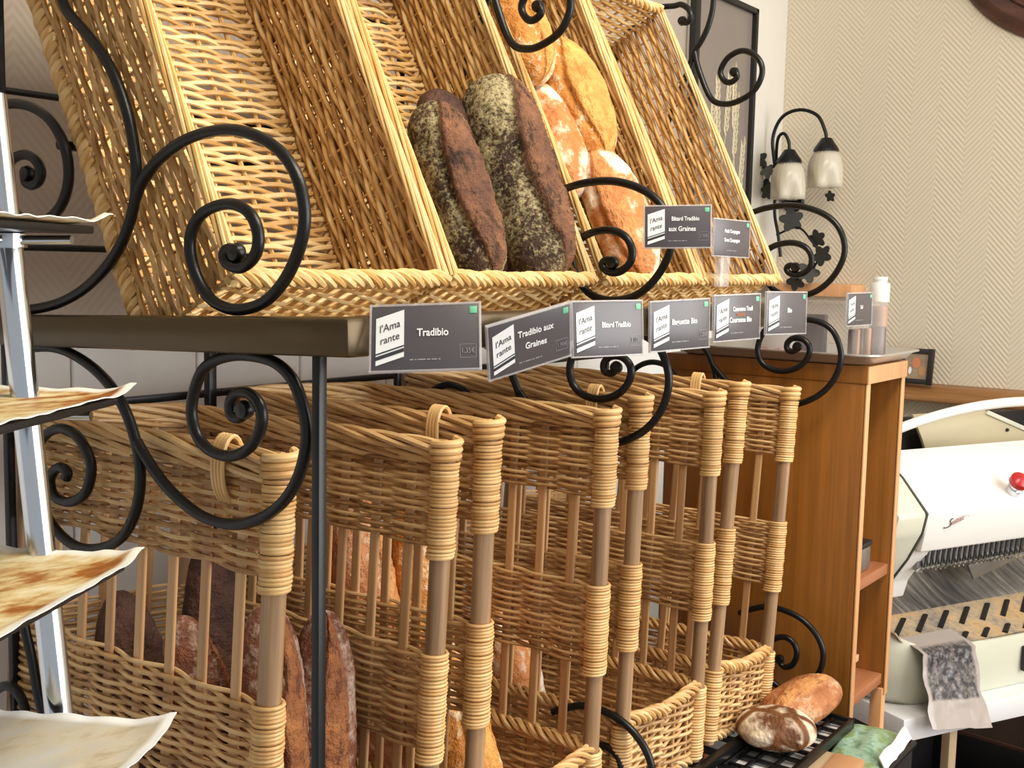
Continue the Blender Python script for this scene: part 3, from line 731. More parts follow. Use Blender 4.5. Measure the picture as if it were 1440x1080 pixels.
price_card('slate price card with one very short word, last before the gap by the plastic box', (0.7712, -0.0366, 1.4479), (-.0184, .0036, -.2263), ['Bio'], None)
price_card('slate price card alone at the shelf end, in front of the clear plastic box', (1.2617, 0.0419, 1.4405), (-.0094, -.0122, -.1389), ['Sel'], None, clip=(.004, .004, .01), clips=(.012, .006, .014))
price_card('slate price card lettered Bâtard Tradibio aux Graines, raised in front of the golden loaves', (0.5696, 0.0191, 1.5528), (-.1248, -.0285, -1.0287), ['Bâtard Tradibio', 'aux Graines'], '2,30€', clip=(0, .026, -.008), clips=(.012, .050, .012), size=.92)
price_card('small slate price card half behind the raised one, without a logo', (0.934, 0.1253, 1.5498), (-.0104, .0168, -.2102), ['Petit Campagne', 'Gros Campagne'], None, logo=False, clip=(-.012, .006, -.048), clips=(.022, .012, .05))

# ---------------------------------------------------------------- chrome pole stand with plates
stand = thing('tiered_plate_stand', 'chrome pole stand carrying four dark paper-lined plates', 'stand', (-.19, .02, 0))
def loc_(p): return (p[0] + .19, p[1] - .02, p[2])
p0, p1 = Vector((-.190, .136, 1.351)), Vector((-.191, .105, 1.163)); dr = (p0 - p1) / (p0.z - p1.z)
def pole_at(z): return p1 + dr * (z - p1.z)
mb = MB(); tube(mb, [loc_(pole_at(z)) for z in (.02, .6, 1.2, 1.62)], .0100, 24); obj('pole', mb, 'chrome', stand)
b = pole_at(.0); mb = MB(); lathe(mb, [(0, .0), (.12, .0), (.12, .008), (.02, .02), (.012, .035), (0, .035)], 32, loc_((b.x, b.y, 0))); obj('base', mb, 'chrome', stand)
pa, pb = np.array([-.50, .866]), np.array([-.868, -.497])
PLATES = [(1.526, (-.140, .118), 'paper'), (1.398, (-.131, .105), 'paper'), (1.283, (-.157, .061), 'paper'), (1.173, (-.169, .009), 'paper_grey')]
PLW, PLL = .15, .25
PAPER_LABELS = ['baking paper curling at one corner under the golden pastry', 'baking paper on the second plate, flat and thin edged',
                'baking paper stained with brown caramel on the third plate', 'greyish crumpled baking paper on the lowest plate']
for (z, T, mat), lab in zip(PLATES, PAPER_LABELS):
    T = np.array(T)
    def pt(s, t, h): q = T + pa * s + pb * t; return loc_((q[0], q[1], z + h))
    mb = MB()
    fr = Matrix(((pa[0], pb[0], 0, T[0] + .19), (pa[1], pb[1], 0, T[1] - .02), (0, 0, 1, z), (0, 0, 0, 1)))
    prism(mb, [(.004, .004), (PLW, .004), (PLW, PLL), (.004, PLL)], -.006, 0, fr, .0015); pl = obj('plate', mb, 'slate', stand)
    mb = MB(); c = pole_at(z - .012); lathe(mb, [(.0101, -.006), (.0135, -.005), (.0135, .005), (.0101, .006)], 20, loc_(c))
    q = np.array([c.x, c.y]) + pb * .05; tube(mb, [loc_((c.x, c.y, z - .012)), loc_((q[0], q[1], z - .012)), loc_((q[0] + pb[0] * .05, q[1] + pb[1] * .05, z - .011))], .0035, 10)
    tube(mb, [loc_((c.x, c.y, z - .012)), loc_((c.x - pa[0] * .05, c.y - pa[1] * .05, z - .011))], .0035, 10)
    obj('clamp', mb, 'chrome', stand)
    cr = random.random() * 5
    def fn(u, v):
        s = -.006 + u * (PLW + .002); t = -.006 + v * (PLL + .006)
        h = .0012 + .0016 * max(0, noise.noise(Vector((s * 40, t * 40, cr))))
        e = min(u, 1 - u) * PLW; f = v * PLL
        lift = .0025 * max(0, 1 - e / .012) * (1 if u < .5 else .6) + .003 * max(0, 1 - f / .012)
        h += lift * (1 + .7 * noise.noise(Vector((s * 60, t * 60, cr + 3))))
        d = math.hypot(s, t); h += .006 * max(0, 1 - d / .025) ** 2
        return tuple(np.array([T[0] + .19, T[1] - .02, z]) + np.array([pa[0] * s + pb[0] * t, pa[1] * s + pb[1] * t, h]))
    mb = MB(); sheet(mb, fn, 34, 50, .0007, lambda u, v: 1.0 if (min(u, 1 - u) * PLW < .006 or v * PLL < .006) else 0.)
    o = obj('baking_paper', mb, mat, None, attr='zone', loc=(-.19, .02, 0)); tag(o, lab, 'paper', 'sheets of baking paper')
mb = loaf_mb(.085, .06, .034, None, 2.4, .06, 21, 40, 30)
o = obj('pastry', mb, 'loaf_gold', None, True, 0, attr='zone'); q = np.array(PLATES[0][1]) + pb * .125 + pa * .06
o.matrix_world = Matrix.Translation((q[0], q[1], PLATES[0][0] + .017)) @ Matrix.Rotation(1.0, 4, 'Z'); tag(o, 'golden pastry on the topmost paper-lined plate', 'pastry')

# ---------------------------------------------------------------- cherry wood cabinet and what stands on it
CX0, CX1, CY0, CY1, CZ0, CZ1 = 1.248, 1.446, .018, .40, .715, 1.345
cab = thing('open_cabinet', 'narrow open cherry wood cabinet with shelves beside the rack', 'cabinet', (CX0, CY0, 0))
w, d = CX1 - CX0, CY1 - CY0; tk = .017
def cb(name, c, s, mat, label=None, bev=.0012):
    mb = MB(); box(mb, c, s, bev); return obj(name, mb, mat, cab, label=label)
zc = (CZ0 + CZ1) / 2; hh = CZ1 - CZ0
cb('side_panel', (tk / 2, d / 2 + .001, zc - .014), (tk, d - .002, hh - .032), 'cabinet'); cb('side_panel', (w - tk / 2, d / 2 + .001, zc - .014), (tk, d - .002, hh - .032), 'cabinet')
for x in (tk / 2, w - tk / 2): cb('edge_strip', (x, -.0005, zc - .014), (tk, .003, hh - .032), 'cab_edge', 'paler front edge strip', .0008)
cb('top_panel', (w / 2, d / 2, CZ1 - .015), (w + .004, d + .002, .03), 'cabinet'); cb('edge_strip', (w / 2, -.0028, CZ1 - .015), (w + .004, .004, .03), 'cab_edge', 'paler front edge strip')
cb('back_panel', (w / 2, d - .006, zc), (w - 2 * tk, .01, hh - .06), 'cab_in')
cb('shelf', (w / 2, d / 2, .958), (w - 2 * tk, d - .01, .020), 'cab_shelf'); cb('shelf', (w / 2, d / 2, .748), (w - 2 * tk, d - .01, .020), 'cab_shelf')
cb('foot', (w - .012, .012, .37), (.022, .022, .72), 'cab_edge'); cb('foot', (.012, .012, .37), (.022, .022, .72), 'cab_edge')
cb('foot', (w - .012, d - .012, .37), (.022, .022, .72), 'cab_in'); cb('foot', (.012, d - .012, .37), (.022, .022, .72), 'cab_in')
t = thing('grey_tin', 'dark grey tin lying on the middle shelf of the cherry cabinet', 'tin', (1.325, .085, .9685))
mb = MB(); box(mb, (0, 0, .022), (.09, .10, .044), .006); obj('tin_body', mb, 'steel', t); mb = MB(); box(mb, (0, 0, .049), (.094, .104, .010), .004); obj('lid', mb, 'dark', t)
mb = MB(); box(mb, (0, 0, .03), (.012, .09, .058), .001, Euler((0, .08, 0))); tag(obj('white_card', mb, 'white', None, loc=(1.279, .09, .829)), 'white card standing on the little wooden block inside the cabinet', 'card')
t = thing('wooden_step', 'small wooden step block on the lowest shelf of the cherry cabinet', 'block', (1.287, .085, .7585))
mb = MB(); box(mb, (0, 0, .063), (.036, .12, .012), .001); obj('step_top', mb, 'cab_edge', t); mb = MB(); box(mb, (.010, 0, .028), (.012, .11, .056), .001); obj('step_support', mb, 'cab_edge', t)

def rrect(x0, y0, x1, y1, r, n=6):
    P = []
    for cx, cy, a in ((x1 - r, y1 - r, 0), (x0 + r, y1 - r, PI / 2), (x0 + r, y0 + r, PI), (x1 - r, y0 + r, 1.5 * PI)):
        P += [(cx + r * math.cos(a + PI / 2 * i / n), cy + r * math.sin(a + PI / 2 * i / n)) for i in range(n + 1)]
    return P
t = thing('serving_tray', 'shiny metal serving tray on top of the cherry cabinet', 'tray', (0, 0, CZ1 + .0005))
def rim_ring(mb, rings):
    n = len(rings[0][0]); V = []
    for P, z in rings: V += [(x, y, z) for x, y in P]
    k = len(rings); i = np.arange(k - 1)[:, None]; j = np.arange(n)[None, :]; j2 = (j + 1) % n
    mb.add(V, np.stack([i * n + j, i * n + j2, (i + 1) * n + j2, (i + 1) * n + j], -1).reshape(-1, 4))
    mb.F.append(np.arange(n)[None, :][:, ::-1]); mb.F.append((np.arange(n) + (k - 1) * n)[None, :])
mb = MB(); T0 = (1.228, .002, 1.478, .39)
def grow(e, r): return rrect(T0[0] - e, T0[1] - e, T0[2] + e, T0[3] + e, r)
rim_ring(mb, [(grow(-.022, .03), .0), (grow(-.012, .034), .004), (grow(0, .04), .016), (grow(.006, .043), .018), (grow(.006, .043), .0195), (grow(-.002, .04), .018), (grow(-.016, .033), .006), (grow(-.024, .03), .003)])
obj('tray_pan', mb, 'tray_metal', t, sharp=60)
mb = MB(); tube(mb, [(x, y, .0185) for x, y in grow(.006, .043)], .0022, 8, closed=True); obj('rolled_rim', mb, 'tray_metal', t)
bx = thing('clear_plastic_box', 'clear plastic box of biscuits on the metal tray', 'box', (1.26, .05, CZ1 + .0045))
bw, bd, bh = .165, .26, .098
mb = MB()
for c, s in (((bw / 2, .001, bh / 2), (bw, .002, bh)), ((bw / 2, bd - .001, bh / 2), (bw, .002, bh)), ((.001, bd / 2, bh / 2), (.002, bd - .004, bh)), ((bw - .001, bd / 2, bh / 2), (.002, bd - .004, bh))): box(mb, c, s, .0004)
box(mb, (bw / 2, bd / 2, .001), (bw - .006, bd - .006, .002), 0)
obj('box_walls', mb, 'box_clear', bx)
mb = MB(); box(mb, (bw / 2, bd / 2, bh + .002), (bw + .004, bd + .004, .004), .001); obj('lid', mb, 'box_clear', bx)
mb = MB(); box(mb, (0, 0, .024), (.06, .07, .046), .003); tag(obj('biscuit_packet', mb, 'white', None, loc=(1.305, .20, CZ1 + .0068)), 'cream white packet inside the clear plastic box', 'packet')
mb = MB(); box(mb, (0, 0, .038), (.016, .05, .076), .002); tag(obj('biscuit_packet', mb, 'card', None, loc=(1.292, .135, CZ1 + .0068)), 'dark upright packet inside the clear plastic box', 'packet')
for i, (x, y) in enumerate(((1.275, .235), (1.272, .215), (1.273, .19), (1.274, .168), (1.276, .150))):
    mb = MB(); lathe(mb, [(0, 0), (.006, .001), (.0085, .006), (.006, .011), (0, .0125)], 14); tag(obj('red_sweet', mb, 'red', None, loc=(x, y, CZ1 + .0068 + (.0475 if i < 3 and x > 1.2745 else 0))), 'round red sweet among its like in the clear plastic box', 'sweet', 'red sweets in the box')
for i in range(6):
    mb = MB(); box(mb, (0, 0, .026), (.011, .012, .052), .002); tag(obj('chocolate_stick', mb, ('plaque', 'kraft', 'plaque', 'plaque', 'kraft', 'plaque')[i], None, loc=(1.30 + i * .019, .066, CZ1 + .0068)), 'brown stick upright in the clear plastic box front', 'biscuit', 'chocolate sticks in the box')
jar = thing('tall_jar', 'tall clear jar with white lid and brown contents on the metal tray', 'jar', (1.4475, .072, CZ1 + .0045))
mb = MB(); lathe(mb, [(0, .0), (.0160, .0), (.0165, .003), (.0165, .098), (.0155, .102), (0, .102)], 24); obj('jar_body', mb, 'box_clear', jar)
mb = MB(); lathe(mb, [(0, .001), (.0153, .001), (.0153, .054), (0, .054)], 24); obj('brown_filling', mb, 'plaque', jar)
mb = MB(); lathe(mb, [(0, .055), (.0153, .055), (.0153, .092), (0, .092)], 24); obj('pink_filling', mb, 'kraft', jar)
mb = MB(); lathe(mb, [(0, .100), (.0176, .100), (.0178, .102), (.0178, .132), (.0165, .1345), (.012, .1345), (.012, .139), (.0135, .141), (.0125, .146), (0, .146)], 28); obj('lid', mb, 'machine', jar)
mb = MB(); box(mb, (0, 0, 0), (.10, .24, .034), .004); tag(obj('wall_shelf', mb, 'cab_edge', None, loc=(XW - .05, .568, 1.452)), 'short pale wooden shelf on the end wall below the ivy wall lamp', 'shelf')

# ---------------------------------------------------------------- bread slicer on its table
SL = Matrix.Translation((1.678, .0242, .622)) @ Matrix.Rotation(math.radians(-25), 4, 'Z')
sl = thing('bread_slicer', 'white bread slicing machine with a red knob in the corner', 'slicer', (1.678, .0242, .622), (0, 0, math.radians(-25)))
ZB = .3987
def yz(x0, x1, poly, mb, bev=.004):
    fr = Matrix(((0, 0, 1, 0), (1, 0, 0, 0), (0, 1, 0, ZB), (0, 0, 0, 1)))
    prism(mb, poly, x0, x1, fr, bev)
mb = MB()
yz(0, .62, [(.135, .108), (.07, .064), (0, 0), (.006, -.03), (.018, -.086), (.045, -.086), (.15, -.02)], mb, .005)
hood = obj('hood', mb, 'machine', sl)
mb = MB(); yz(-.002, .050, [(.125, .100), (.07, .062), (.001, -.001), (.011, -.044), (.045, -.105), (.088, -.165), (.10, -.205), (.16, -.205), (.16, .05)], mb, .004); obj('hood_arm', mb, 'machine', sl)
mb = MB(); yz(-.007, -.001, [(.14, .109), (.07, .062), (.0005, 0), (.0105, -.0445), (.0445, -.106), (.0875, -.166), (.12, -.19), (.16, -.19), (.16, .05)], mb, .002); obj('seam_gasket', mb, 'rubber', sl)
mb = MB(); yz(-.085, -.0045, [(.13, .102), (.07, .062), (.001, -.001), (.011, -.044), (.045, -.105), (.088, -.164), (.20, -.17), (.30, -.10), (.26, .08)], mb, .008); obj('side_cap', mb, 'cream', sl, label='cream side cap')
# arched handle, chute and rear panel
P = smooth_path([(-.09, .16, .02 + ZB), (-.055, .155, .095 + ZB), (.01, .15, .133 + ZB), (.09, .15, .156 + ZB), (.20, .15, .176 + ZB), (.32, .15, .189 + ZB), (.45, .15, .193 + ZB), (.58, .15, .185 + ZB), (.66, .155, .14 + ZB), (.69, .16, .05 + ZB)], 6)
mb = MB(); tube(mb, P, .0125, 14, flat=.8); obj('arched_handle', mb, 'machine', sl)
mb = MB(); box(mb, (.30, .26, .07 + ZB), (.70, .012, .17), .003); obj('rear_panel', mb, 'dark', sl)
fx = Matrix(((1, 0, 0, 0), (0, 0, -1, .215), (0, 1, 0, ZB), (0, 0, 0, 1)))
mb = MB(); prism(mb, [(.235, .04), (.20, .11), (.165, .168), (.40, .168), (.60, .10), (.64, .04)], 0, .008, fx, .001); ch = obj('loading_plate', mb, 'beige_panel', sl)
mb = MB(); prism(mb, [(.40, .160), (.408, .168), (.61, .100), (.602, .092)], .008, .013, fx, .001); obj('plate_edge', mb, 'cream', ch)
mb = MB(); lathe(mb, [(0, 0), (.0045, .001), (.0035, .004), (0, .0045)], 12, (.48, .206, .118 + ZB), (0, -1, 0)); obj('screw', mb, 'dark', ch)
# emergency knob
kn = Vector((.272, .018, .024 + ZB)); ax = Vector((-.25, -.62, .74)).normalized()
mb = MB(); lathe(mb, [(.016, -.012), (.016, .012), (.0135, .014), (.0135, .02), (.010, .021)], 22, kn, ax); k = obj('knob_collar', mb, 'chrome', sl)
mb = MB(); lathe(mb, [(.010, .0205), (.016, .021), (.021, .027), (.020, .038), (.013, .044), (0, .046)], 24, kn, ax); obj('red_knob', mb, 'red', sl)
# logo: a dark flourish running into rust strokes
def stroke(mb, pts, r):
    tube(mb, smooth_path([(.046 + x * .001, .0035 + .25 * (-(-.035 + z * .001)) * .6 - .0045, -.035 + z * .001 + ZB) for x, z in pts], 5), r, 6)
mb = MB(); stroke(mb, [(26, 17), (22, 18), (18, 13), (21, 8), (20, 3), (12, 0), (4, -1), (3, 2)], .0009); lg = obj('logo_flourish', mb, 'black_print', sl)
mb = MB()
for k_, (x, z) in enumerate(((22, 3), (29, 5), (36, 7), (43, 9), (50, 11))): stroke(mb, [(x, z), (x + 3, z + 7), (x + 6, z + 8), (x + 4, z + 2), (x + 8, z + 3)], .0006)
stroke(mb, [(26, 10), (42, 18), (62, 21), (74, 20)], .0005); obj('logo_lettering', mb, 'rust_print', lg)
# blades under the hood, chrome tooth strip, steel scoop and crumb tray
mb = MB()
for i in range(34):
    x = .045 + i * .0165; hgt = -.132 - .0 * i
    P = smooth_path([(x + .012, .05, -.07 + ZB), (x + .004, .046, -.095 + ZB), (x, .044, -.112 + ZB), (x + .002, .048, -.128 + ZB)], 3); tube(mb, P, .0040, 6, flat=.35)
obj('blade_grille', mb, 'dark', sl)
mb = MB(); box(mb, (.33, .057, -.098 + ZB), (.60, .010, .075), .001); obj('blade_backing', mb, 'steel', sl)
mb = MB()
P = [(.02 + i * .007, .042 - .003 * (i % 2), -.130 + (.003 if i % 2 else -.003) + ZB) for i in range(82)]; tube(mb, P, .0034, 6); obj('tooth_strip', mb, 'chrome', sl)
def scoop(u, v):
    x = -.075 + u * .70; a = v
    y = .30 - .30 * a; z = -.155 - .135 * a ** .8 - .02 * math.sin(PI * a)
    if u < .12: z += .05 * (1 - u / .12) ** 2 * a
    return (x, y + .0, z + ZB)
mb = MB(); sheet(mb, lambda u, v: scoop(u, v * .55), 40, 16, .003); obj('steel_scoop', mb, 'chute', sl)
mb = MB(); sheet(mb, lambda u, v: scoop(u, .55 + v * .44), 40, 16, .003); ct = obj('crumb_tray', mb, 'crumbs', sl, label='slotted tray covered with crumbs')
for row, vv in ((0, .70), (1, .93)):
    for i in range(9):
        u0 = .115 + i * .095 + row * .05; a = np.array(scoop(u0, vv - (.09 if row == 0 else .05))); b2 = np.array(scoop(u0 - (.105 if row == 0 else .062), vv + (.07 if row == 0 else .04))); m = (a + b2) / 2
        mb = MB(); tube(mb, [a + [0, 0, .002], m + [0, 0, .002], b2 + [0, 0, .002]], .0070, 8, flat=.5); obj('tray_slot', mb, 'dark', ct)
mb = MB(); prism(mb, [(.30, -.16), (.335, -.215), (.66, -.14), (.66, -.10), (.36, -.12)], 0, .006, Matrix(((1, 0, 0, 0), (0, 0, -1, .16), (0, 1, 0, ZB), (0, 0, 0, 1))), .001); obj('pusher_plate', mb, 'steel', sl)
# lower shell
def shell(mb, e, z0, z1, e1=None):
    pl = [(.64, .36), (-.10, .36), (-.10, .10)] + [(-.10 + .10 * (1 - math.cos(a)), .10 - .115 * math.sin(a)) for a in np.linspace(.2, PI / 2, 8)] + [(.2, -.022), (.45, -.026), (.64, -.026)]
    cx, cy = .27, .16
    def g(P, k): return [(cx + (x - cx) * k, cy + (y - cy) * k) for x, y in P]
    n = len(pl); rings = [(g(pl, .93), z0), (g(pl, .985), z0 + .02), (pl, z0 + .08), (g(pl, 1.0), z1 - .01), (g(pl, .993), z1), (g(pl, .97), z1 + .001), (g(pl, .96), z1 - .006), (g(pl, .95), z0 + .03)]
    V = []
    for P, z in rings:
        for x, y in P:
            zz = z
            if z > z0 + .1: zz = z + .050 * max(0, min(1, (.02 - x) / .12)) ** 1.2
            V.append((x, y, zz + ZB))
    k = len(rings); i = np.arange(k - 1)[:, None]; j = np.arange(n)[None, :]; j2 = (j + 1) % n
    mb.add(V, np.stack([i * n + j, i * n + j2, (i + 1) * n + j2, (i + 1) * n + j], -1).reshape(-1, 4)[:, ::-1])
    mb.F.append(np.arange(n)[None, :]); mb.F.append((np.arange(n) + (k - 1) * n)[None, ::-1])
mb = MB(); shell(mb, 0, -.3985, -.283); lb = obj('lower_shell', mb, 'cream', sl, sharp=50, label='pale lower shell')
mb = MB(); lathe(mb, [(.0, -.002), (.008, -.002), (.0125, .002), (.014, .0035), (.0125, .0045), (0, .003)], 20, (-.093, .062, -.335 + ZB), (-.8, -.6, 0)); obj('recessed_screw', mb, 'cream', lb)
mb = MB(); lathe(mb, [(0, .0030), (.004, .0032), (.003, .006), (0, .0065)], 14, (-.093, .062, -.335 + ZB), (-.8, -.6, 0)); obj('screw', mb, 'chrome', lb)
mb = MB(); box(mb, (.292, -.030, -.335 + ZB), (.03, .012, .055), .003); obj('switch', mb, 'dark', sl)
# plastic bag over the front
def bagf(u, v):
    # u across, v from the crumb tray over the rim and down the front
    w_ = .074 + .014 * v; xc = .036 - .008 * v; s = (u - .5) * 2
    x = xc + s * w_ + .012 * noise.noise(Vector((u * 3, v * 4, 1)))
    if v < .14: y = .03 - .062 * (v / .14); z = -.262 - .012 * (v / .14)
    else: y = -.036 - .050 * ((v - .14) / .86) ** 1.5; z = -.276 - .146 * (v - .14) / .86
    y += -.006 * abs(noise.noise(Vector((u * 5, v * 5, 4)))) - .004; z += -.014 * (u - .5) * 2 * v
    return (x, y, z + ZB)
mb = MB(); sheet(mb, bagf, 22, 34, .0012, lambda u, v: 1.0 if (.1 < v < .68 and .05 < u < .93) else 0.)
o = obj('plastic_bag', mb, 'bag', None, attr='zone'); o.matrix_world = SL; tag(o, 'crumpled grey printed plastic bag hanging over the front of the slicer', 'bag')
# table
tb = thing('slicer_table', 'white table under the bread slicer', 'table', (1.678, .0242, 0), (0, 0, math.radians(-27)))
mb = MB(); box(mb, (.235, .215, .597), (.65, .53, .048), .003); obj('tabletop', mb, 'table', tb)
for x, y in ((.095, .0), (.45, .0), (.095, .40), (.45, .40)):
    mb = MB(); box(mb, (x, y, .287), (.022, .022, .573), .002); obj('leg', mb, 'leg_beige', tb)
cr = thing('dark_crate', 'dark crate on the floor under the white table', 'crate', (1.95, .0, 0), (0, 0, math.radians(-8)))
mb = MB(); box(mb, (0, 0, .01), (.36, .30, .02), .003)
for c, s in (((0, -.145, .2), (.36, .01, .40)), ((0, .145, .2), (.36, .01, .40)), ((-.175, 0, .2), (.01, .28, .40)), ((.175, 0, .2), (.01, .28, .40))): box(mb, c, s, .002)
obj('crate_body', mb, 'dark', cr); mb = MB(); tube(mb, [(-.18, -.15, .40), (.18, -.15, .40), (.18, .15, .40), (-.18, .15, .40)], .009, 8, closed=True); obj('crate_rim', mb, 'plaque', cr)

# ---------------------------------------------------------------- cooling rack with loaves, bags in the low crate
ck = thing('cooling_rack', 'black metal cooling rack with square openings under the two end loaves', 'rack', (1.03, .035, .742))
mb = MB()
for x in (-.15, .15): box(mb, (x, 0, .008), (.008, .10, .016), .001)
for y in (-.046, .046): box(mb, (0, y, .008), (.30, .008, .016), .001)
obj('rack_rim', mb, 'iron', ck)
mb = MB()
for i in range(8): box(mb, (-.13 + i * .037, 0, .011), (.007, .09, .006), .001)
for y in (-.016, .016): box(mb, (0, y, .011), (.29, .006, .006), .001)
obj('rack_grate', mb, 'iron', ck)
mb = MB(); box(mb, (0, 0, .002), (.288, .088, .004), 0); obj('drip_plate', mb, 'white', ck, label='pale drip plate beneath the bars')
o = loaf('round cracked rye loaf dusted with white flour on the cooling rack', 'loaf_crack', Matrix.Translation((.985, .040, .789)) @ Matrix.Rotation(.5, 4, 'Z'), 'loaves on the cooling rack', L=.125, w=.105, h=.068, ear=None, seed=31, p=2.2, amp=.05)
o = loaf('smooth brown loaf with one long open slash behind the cracked rye loaf', 'loaf_brown', Matrix.Translation((1.105, .050, .792)) @ Matrix.Rotation(-1.78, 4, 'Z') @ Matrix.Rotation(.12, 4, 'X'), 'loaves on the cooling rack', L=.19, w=.095, h=.07, ear=(58, 100, .14, .05), seed=32, p=2.4, amp=.03)
ct = thing('low_crate', 'dark low crate holding paper bags in front of the cabinet', 'crate', (1.03, -.005, 0))
mb = MB(); box(mb, (.0, -.04, .36), (.40, .11, .72), .004); box(mb, (.0, .065, .365), (.40, .09, .73), .004); obj('crate_body', mb, 'dark', ct)
mb = MB(); tube(mb, [(-.21, -.095, .722), (.02, -.095, .722), (.20, -.095, .722), (.20, -.05, .722), (.20, .0, .722)], .006, 10); obj('crate_rim', mb, 'iron', ct)
def pillow(w_, d_, h_, seed):
    def f(u, v):
        e = (4 * u * (1 - u)) ** .35 * (4 * v * (1 - v)) ** .35
        return ((u - .5) * w_, (v - .5) * d_, h_ * e + .004 * noise.noise(Vector((u * 4, v * 4, seed))))
    return f
mb = MB(); sheet(mb, pillow(.16, .085, .016, 1), 24, 16, .004); o = obj('paper_bag', mb, 'marble', None, loc=(1.150, -.046, .7255), rot=(0, 0, .10)); tag(o, 'green marbled paper bag on the low crate below the slicer table', 'bag')
mb = MB(); sheet(mb, lambda u, v: ((u - .5) * .15, (v - .5) * .012, .012 + .02 * v + .003 * math.sin(u * 9)), 20, 6, .002); o = obj('paper_edge', mb, 'trim', None, loc=(1.155, -.094, .716), rot=(0, 0, .05)); tag(o, 'pale folded paper edge along the rim of the low crate', 'paper')
mb = MB(); box(mb, (0, 0, .012), (.12, .05, .024), .006); o = obj('kraft_bag', mb, 'kraft', None, loc=(1.005, -.056, .7225), rot=(0, 0, .08)); tag(o, 'folded brown kraft bag beside the green marbled bag', 'bag')
mb = MB(); box(mb, (0, 0, .010), (.16, .022, .020), .003); o = obj('beige_strip', mb, 'leg_beige', None, loc=(.985, -.022, .7225), rot=(0, 0, .03)); tag(o, 'beige card strip between the cooling rack and the kraft bag', 'card')

# ---------------------------------------------------------------- on the walls
LX = XW - .12
lamp = thing('wall_lamp', 'black iron wall lamp with two frosted tulip shades and ivy leaves', 'lamp', (LX, .66, 1.73))
def lp(y, z, x=0): return (x, y - .66, z - 1.73)
def arm(name, pts, r):
    mb = MB(); tube(mb, smooth_path([lp(*q) for q in pts], 6), r, 10); return obj(name, mb, 'iron', lamp)
arm('arm', [(.665, 1.731), (.672, 1.78), (.683, 1.86), (.659, 1.916), (.609, 1.933), (.559, 1.915), (.535, 1.872), (.531, 1.85)], .0048)
arm('arm', [(.668, 1.70), (.664, 1.755), (.657, 1.80, -.03), (.646, 1.852, -.05), (.628, 1.866, -.055), (.613, 1.845, -.055), (.609, 1.815, -.055)], .0045)
arm('stem', [(.668, 1.74), (.668, 1.66), (.655, 1.60), (.645, 1.54)], .0045)
mb = MB(); tube(mb, [lp(.668, 1.70), lp(.668, 1.70, .06), lp(.668, 1.70, .118)], .006, 10); lathe(mb, [(0, 0), (.035, .0), (.03, .008), (0, .010)], 24, lp(.668, 1.70, .119), (-1, 0, 0)); obj('wall_plate', mb, 'iron', lamp)
for (y, z, x, dx) in ((.530, 1.850, 0, .05), (.609, 1.818, -.055, -.08)):
    mb = MB(); lathe(mb, [(.006, .006), (.014, .004), (.022, -.008), (.032, -.022), (.034, -.030), (.028, -.030), (0, -.026)], 22, lp(y, z, x)); c = obj('shade_cap', mb, 'iron', lamp)
    N = 40; prof = [(.026, -.028), (.037, -.045), (.043, -.068), (.041, -.092), (.036, -.112), (.033, -.126), (.031, -.126), (.034, -.110), (.039, -.090), (.041, -.068), (.035, -.046), (.024, -.030)]
    mb = MB(); lathe(mb, prof, N, lp(y, z, x), None, lambda a, zz: .07 * math.cos(20 * a) + (.42 * math.cos(4 * a) * max(0, (-zz - .075) / .05)))
    obj('glass_shade', mb, 'shade', lamp, sharp=0)
def leaf_mb(s):
    pts = []
    for i in range(40):
        a = 2 * PI * i / 40; r = s * (.62 + .38 * abs(math.cos(2.5 * a)) ** 1.3); pts.append((r * math.cos(a), r * math.sin(a)))
    mb = MB(); prism(mb, pts, -.001, .001); return mb
for i, (y, z, s, rx) in enumerate(((.712, 1.802, .027, .3), (.690, 1.772, .022, 1.2), (.702, 1.732, .026, 2.1), (.683, 1.715, .022, .8), (.615, 1.640, .034, 1.7), (.545, 1.590, .026, .4), (.520, 1.545, .030, 2.5), (.560, 1.500, .032, 1.0), (.600, 1.475, .028, .2), (.505, 1.70, .016, .6))):
    mb = leaf_mb(s); m = Matrix.Translation(lp(y, z, -.02 + .012 * (i % 3))) @ Matrix.Rotation(rx, 4, 'X') @ Matrix.Rotation(PI / 2 + .5 * math.sin(i * 2), 4, 'Y'); mb.xf(m); obj('ivy_leaf', mb, 'leaf', lamp, smooth=False)
arm('tendril', [(.66, 1.60), (.60, 1.62), (.56, 1.585), (.535, 1.545), (.56, 1.50), (.60, 1.478)], .003)
arm('tendril', [(.672, 1.72), (.69, 1.745), (.70, 1.78), (.71, 1.80)], .003)

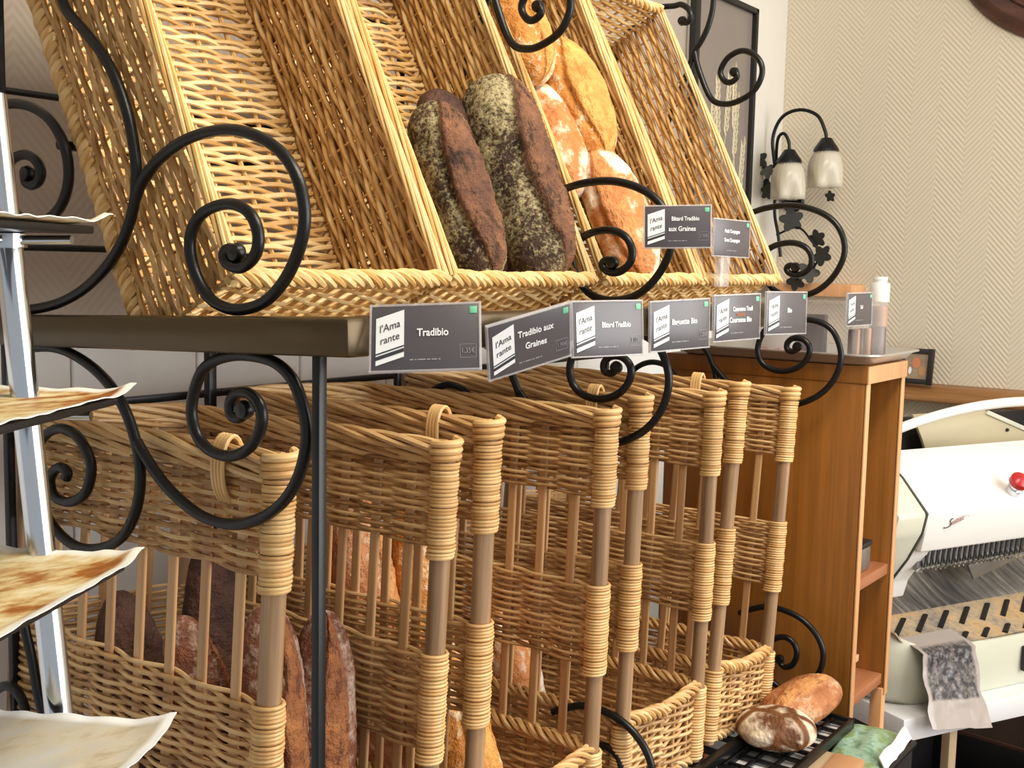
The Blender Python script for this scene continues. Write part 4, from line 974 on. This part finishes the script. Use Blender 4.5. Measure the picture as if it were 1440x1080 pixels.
pic = thing('wall_picture', 'tall dark framed print of wheat ears on the back wall beside the lamp', 'picture', (2.04, YW - .013, 1.65))
mb = MB(); hw, hp = .165, .53
for s in (-1, 1):
    box(mb, (s * hw, -.006, 0), (.014 if s > 0 else .024, .018, 2 * hp + .014), .002); box(mb, (0, -.006, s * hp), (2 * hw + .014, .018, .014), .002)
obj('frame', mb, 'dark', pic)
mb = MB(); box(mb, (0, .001, 0), (2 * hw - .01, .006, 2 * hp - .01), 0); pr = obj('print', mb, m_plain('grey_print_ground', srgb(132, 122, 114), .3, 0, .08, 6), pic, label='grey print with pale wheat ears')
mb = MB()
for i in range(7):
    x0 = -.05 + i * .026; lean = .10 * math.sin(i * 1.7); zt = .12 + .10 * math.sin(i * 2.3)
    P = smooth_path([(x0 * .5, -.0025, -.50), (x0, -.0025, -.1), (x0 + lean * .5, -.0025, zt)], 5); tube(mb, P, .0016, 5)
    for k in range(14):
        f = k / 13; q = np.array((x0 + lean * .5 + .01 * lean * k, -.0025, zt + f * .14)); s = 1 if k % 2 else -1
        tube(mb, [q, q + [s * .008, 0, .014], q + [s * .010, 0, .032]], [.004, .0045, .0008], 5)
obj('wheat_pattern', mb, 'beige_panel', pr)
mb = MB()
ph = thing('photo_frame', 'small black photo frame standing on the wooden wall rail', 'photo frame', (XW - .052, .32, 1.214), (0, math.radians(9), 0))
for c, s in (((0, -.072, .046), (.012, .014, .095)), ((0, .072, .046), (.012, .014, .095)), ((0, 0, .0065), (.012, .13, .013)), ((0, 0, .0865), (.012, .13, .013))): box(mb, c, s, .001)
obj('frame', mb, 'dark', ph)
mb = MB(); box(mb, (.002, 0, .046), (.004, .134, .07), 0); po = obj('photo', mb, m_plain('photo_ground', srgb(160, 140, 116), .3, 0, .5, 40), ph)
for nm, mt, pts in (('pink_patch', 'orange_print', (-.035, .055, .016, .020)), ('orange_patch', 'kraft', (-.052, .034, .014, .018)), ('white_patch', 'white', (-.02, .034, .006, .014)), ('plum_patch', 'plaque', (.01, .05, .03, .026))):
    y, z, a, b = pts; mb = MB(); lathe(mb, [(0, 0), (1, 0), (1, .0006), (0, .0008)], 18, (0, 0, 0), (-1, 0, 0)); mb.V = [v * np.array([1, a * .7, b * .7]) + np.array([-.0005, y, z]) for v in mb.V]; obj('photo_patch', mb, mt, po)
pq = thing('wall_plaque', 'large round dark mahogany plaque high on the end wall', 'plaque', (XW, -.052, 2.40))
mb = MB(); lathe(mb, [(0, .0), (.335, .0), (.338, .006), (.332, .014), (.322, .016), (.316, .022), (.305, .024), (.298, .019), (0, .021)], 96, (0, 0, 0), (-1, 0, 0)); obj('disc', mb, 'plaque', pq)
mb = MB(); tube(mb, [(-.02, .27 * math.cos(a), .27 * math.sin(a)) for a in np.linspace(0, 2 * PI, 73)[:-1]], .006, 8, closed=True); obj('moulding', mb, 'plaque', pq)

# ---------------------------------------------------------------- light
def area(name, loc, target, sx, sy, power, col):
    L = bpy.data.lights.new(name, 'AREA'); L.shape = 'RECTANGLE'; L.size = sx; L.size_y = sy; L.energy = power; L.color = col
    o = place(bpy.data.objects.new(name, L)); o.location = loc
    o.rotation_euler = (Vector(target) - Vector(loc)).to_track_quat('-Z', 'Y').to_euler(); return o
area('window_light', (1.25, -2.7, 1.85), (.8, .2, 1.3), 2.6, 1.9, 94, (.99, .98, .97))
area('ceiling_lamp', (.5, -.55, 2.72), (.6, .2, 1.4), 1.2, .5, 32, (1.0, .91, .76))
w = bpy.data.worlds.new('World'); sc.world = w; w.use_nodes = True
bg = w.node_tree.nodes['Background']; bg.inputs[0].default_value = (.93, .96, 1.0, 1); bg.inputs[1].default_value = .47
sc.view_settings.view_transform = 'Standard'; sc.view_settings.look = 'None'; sc.view_settings.gamma = 1; sc.view_settings.exposure = 0
sc.view_settings.use_curve_mapping = False
for o in list(bpy.data.objects):
    if o.type == 'EMPTY' and not o.children: print('empty', o.name)
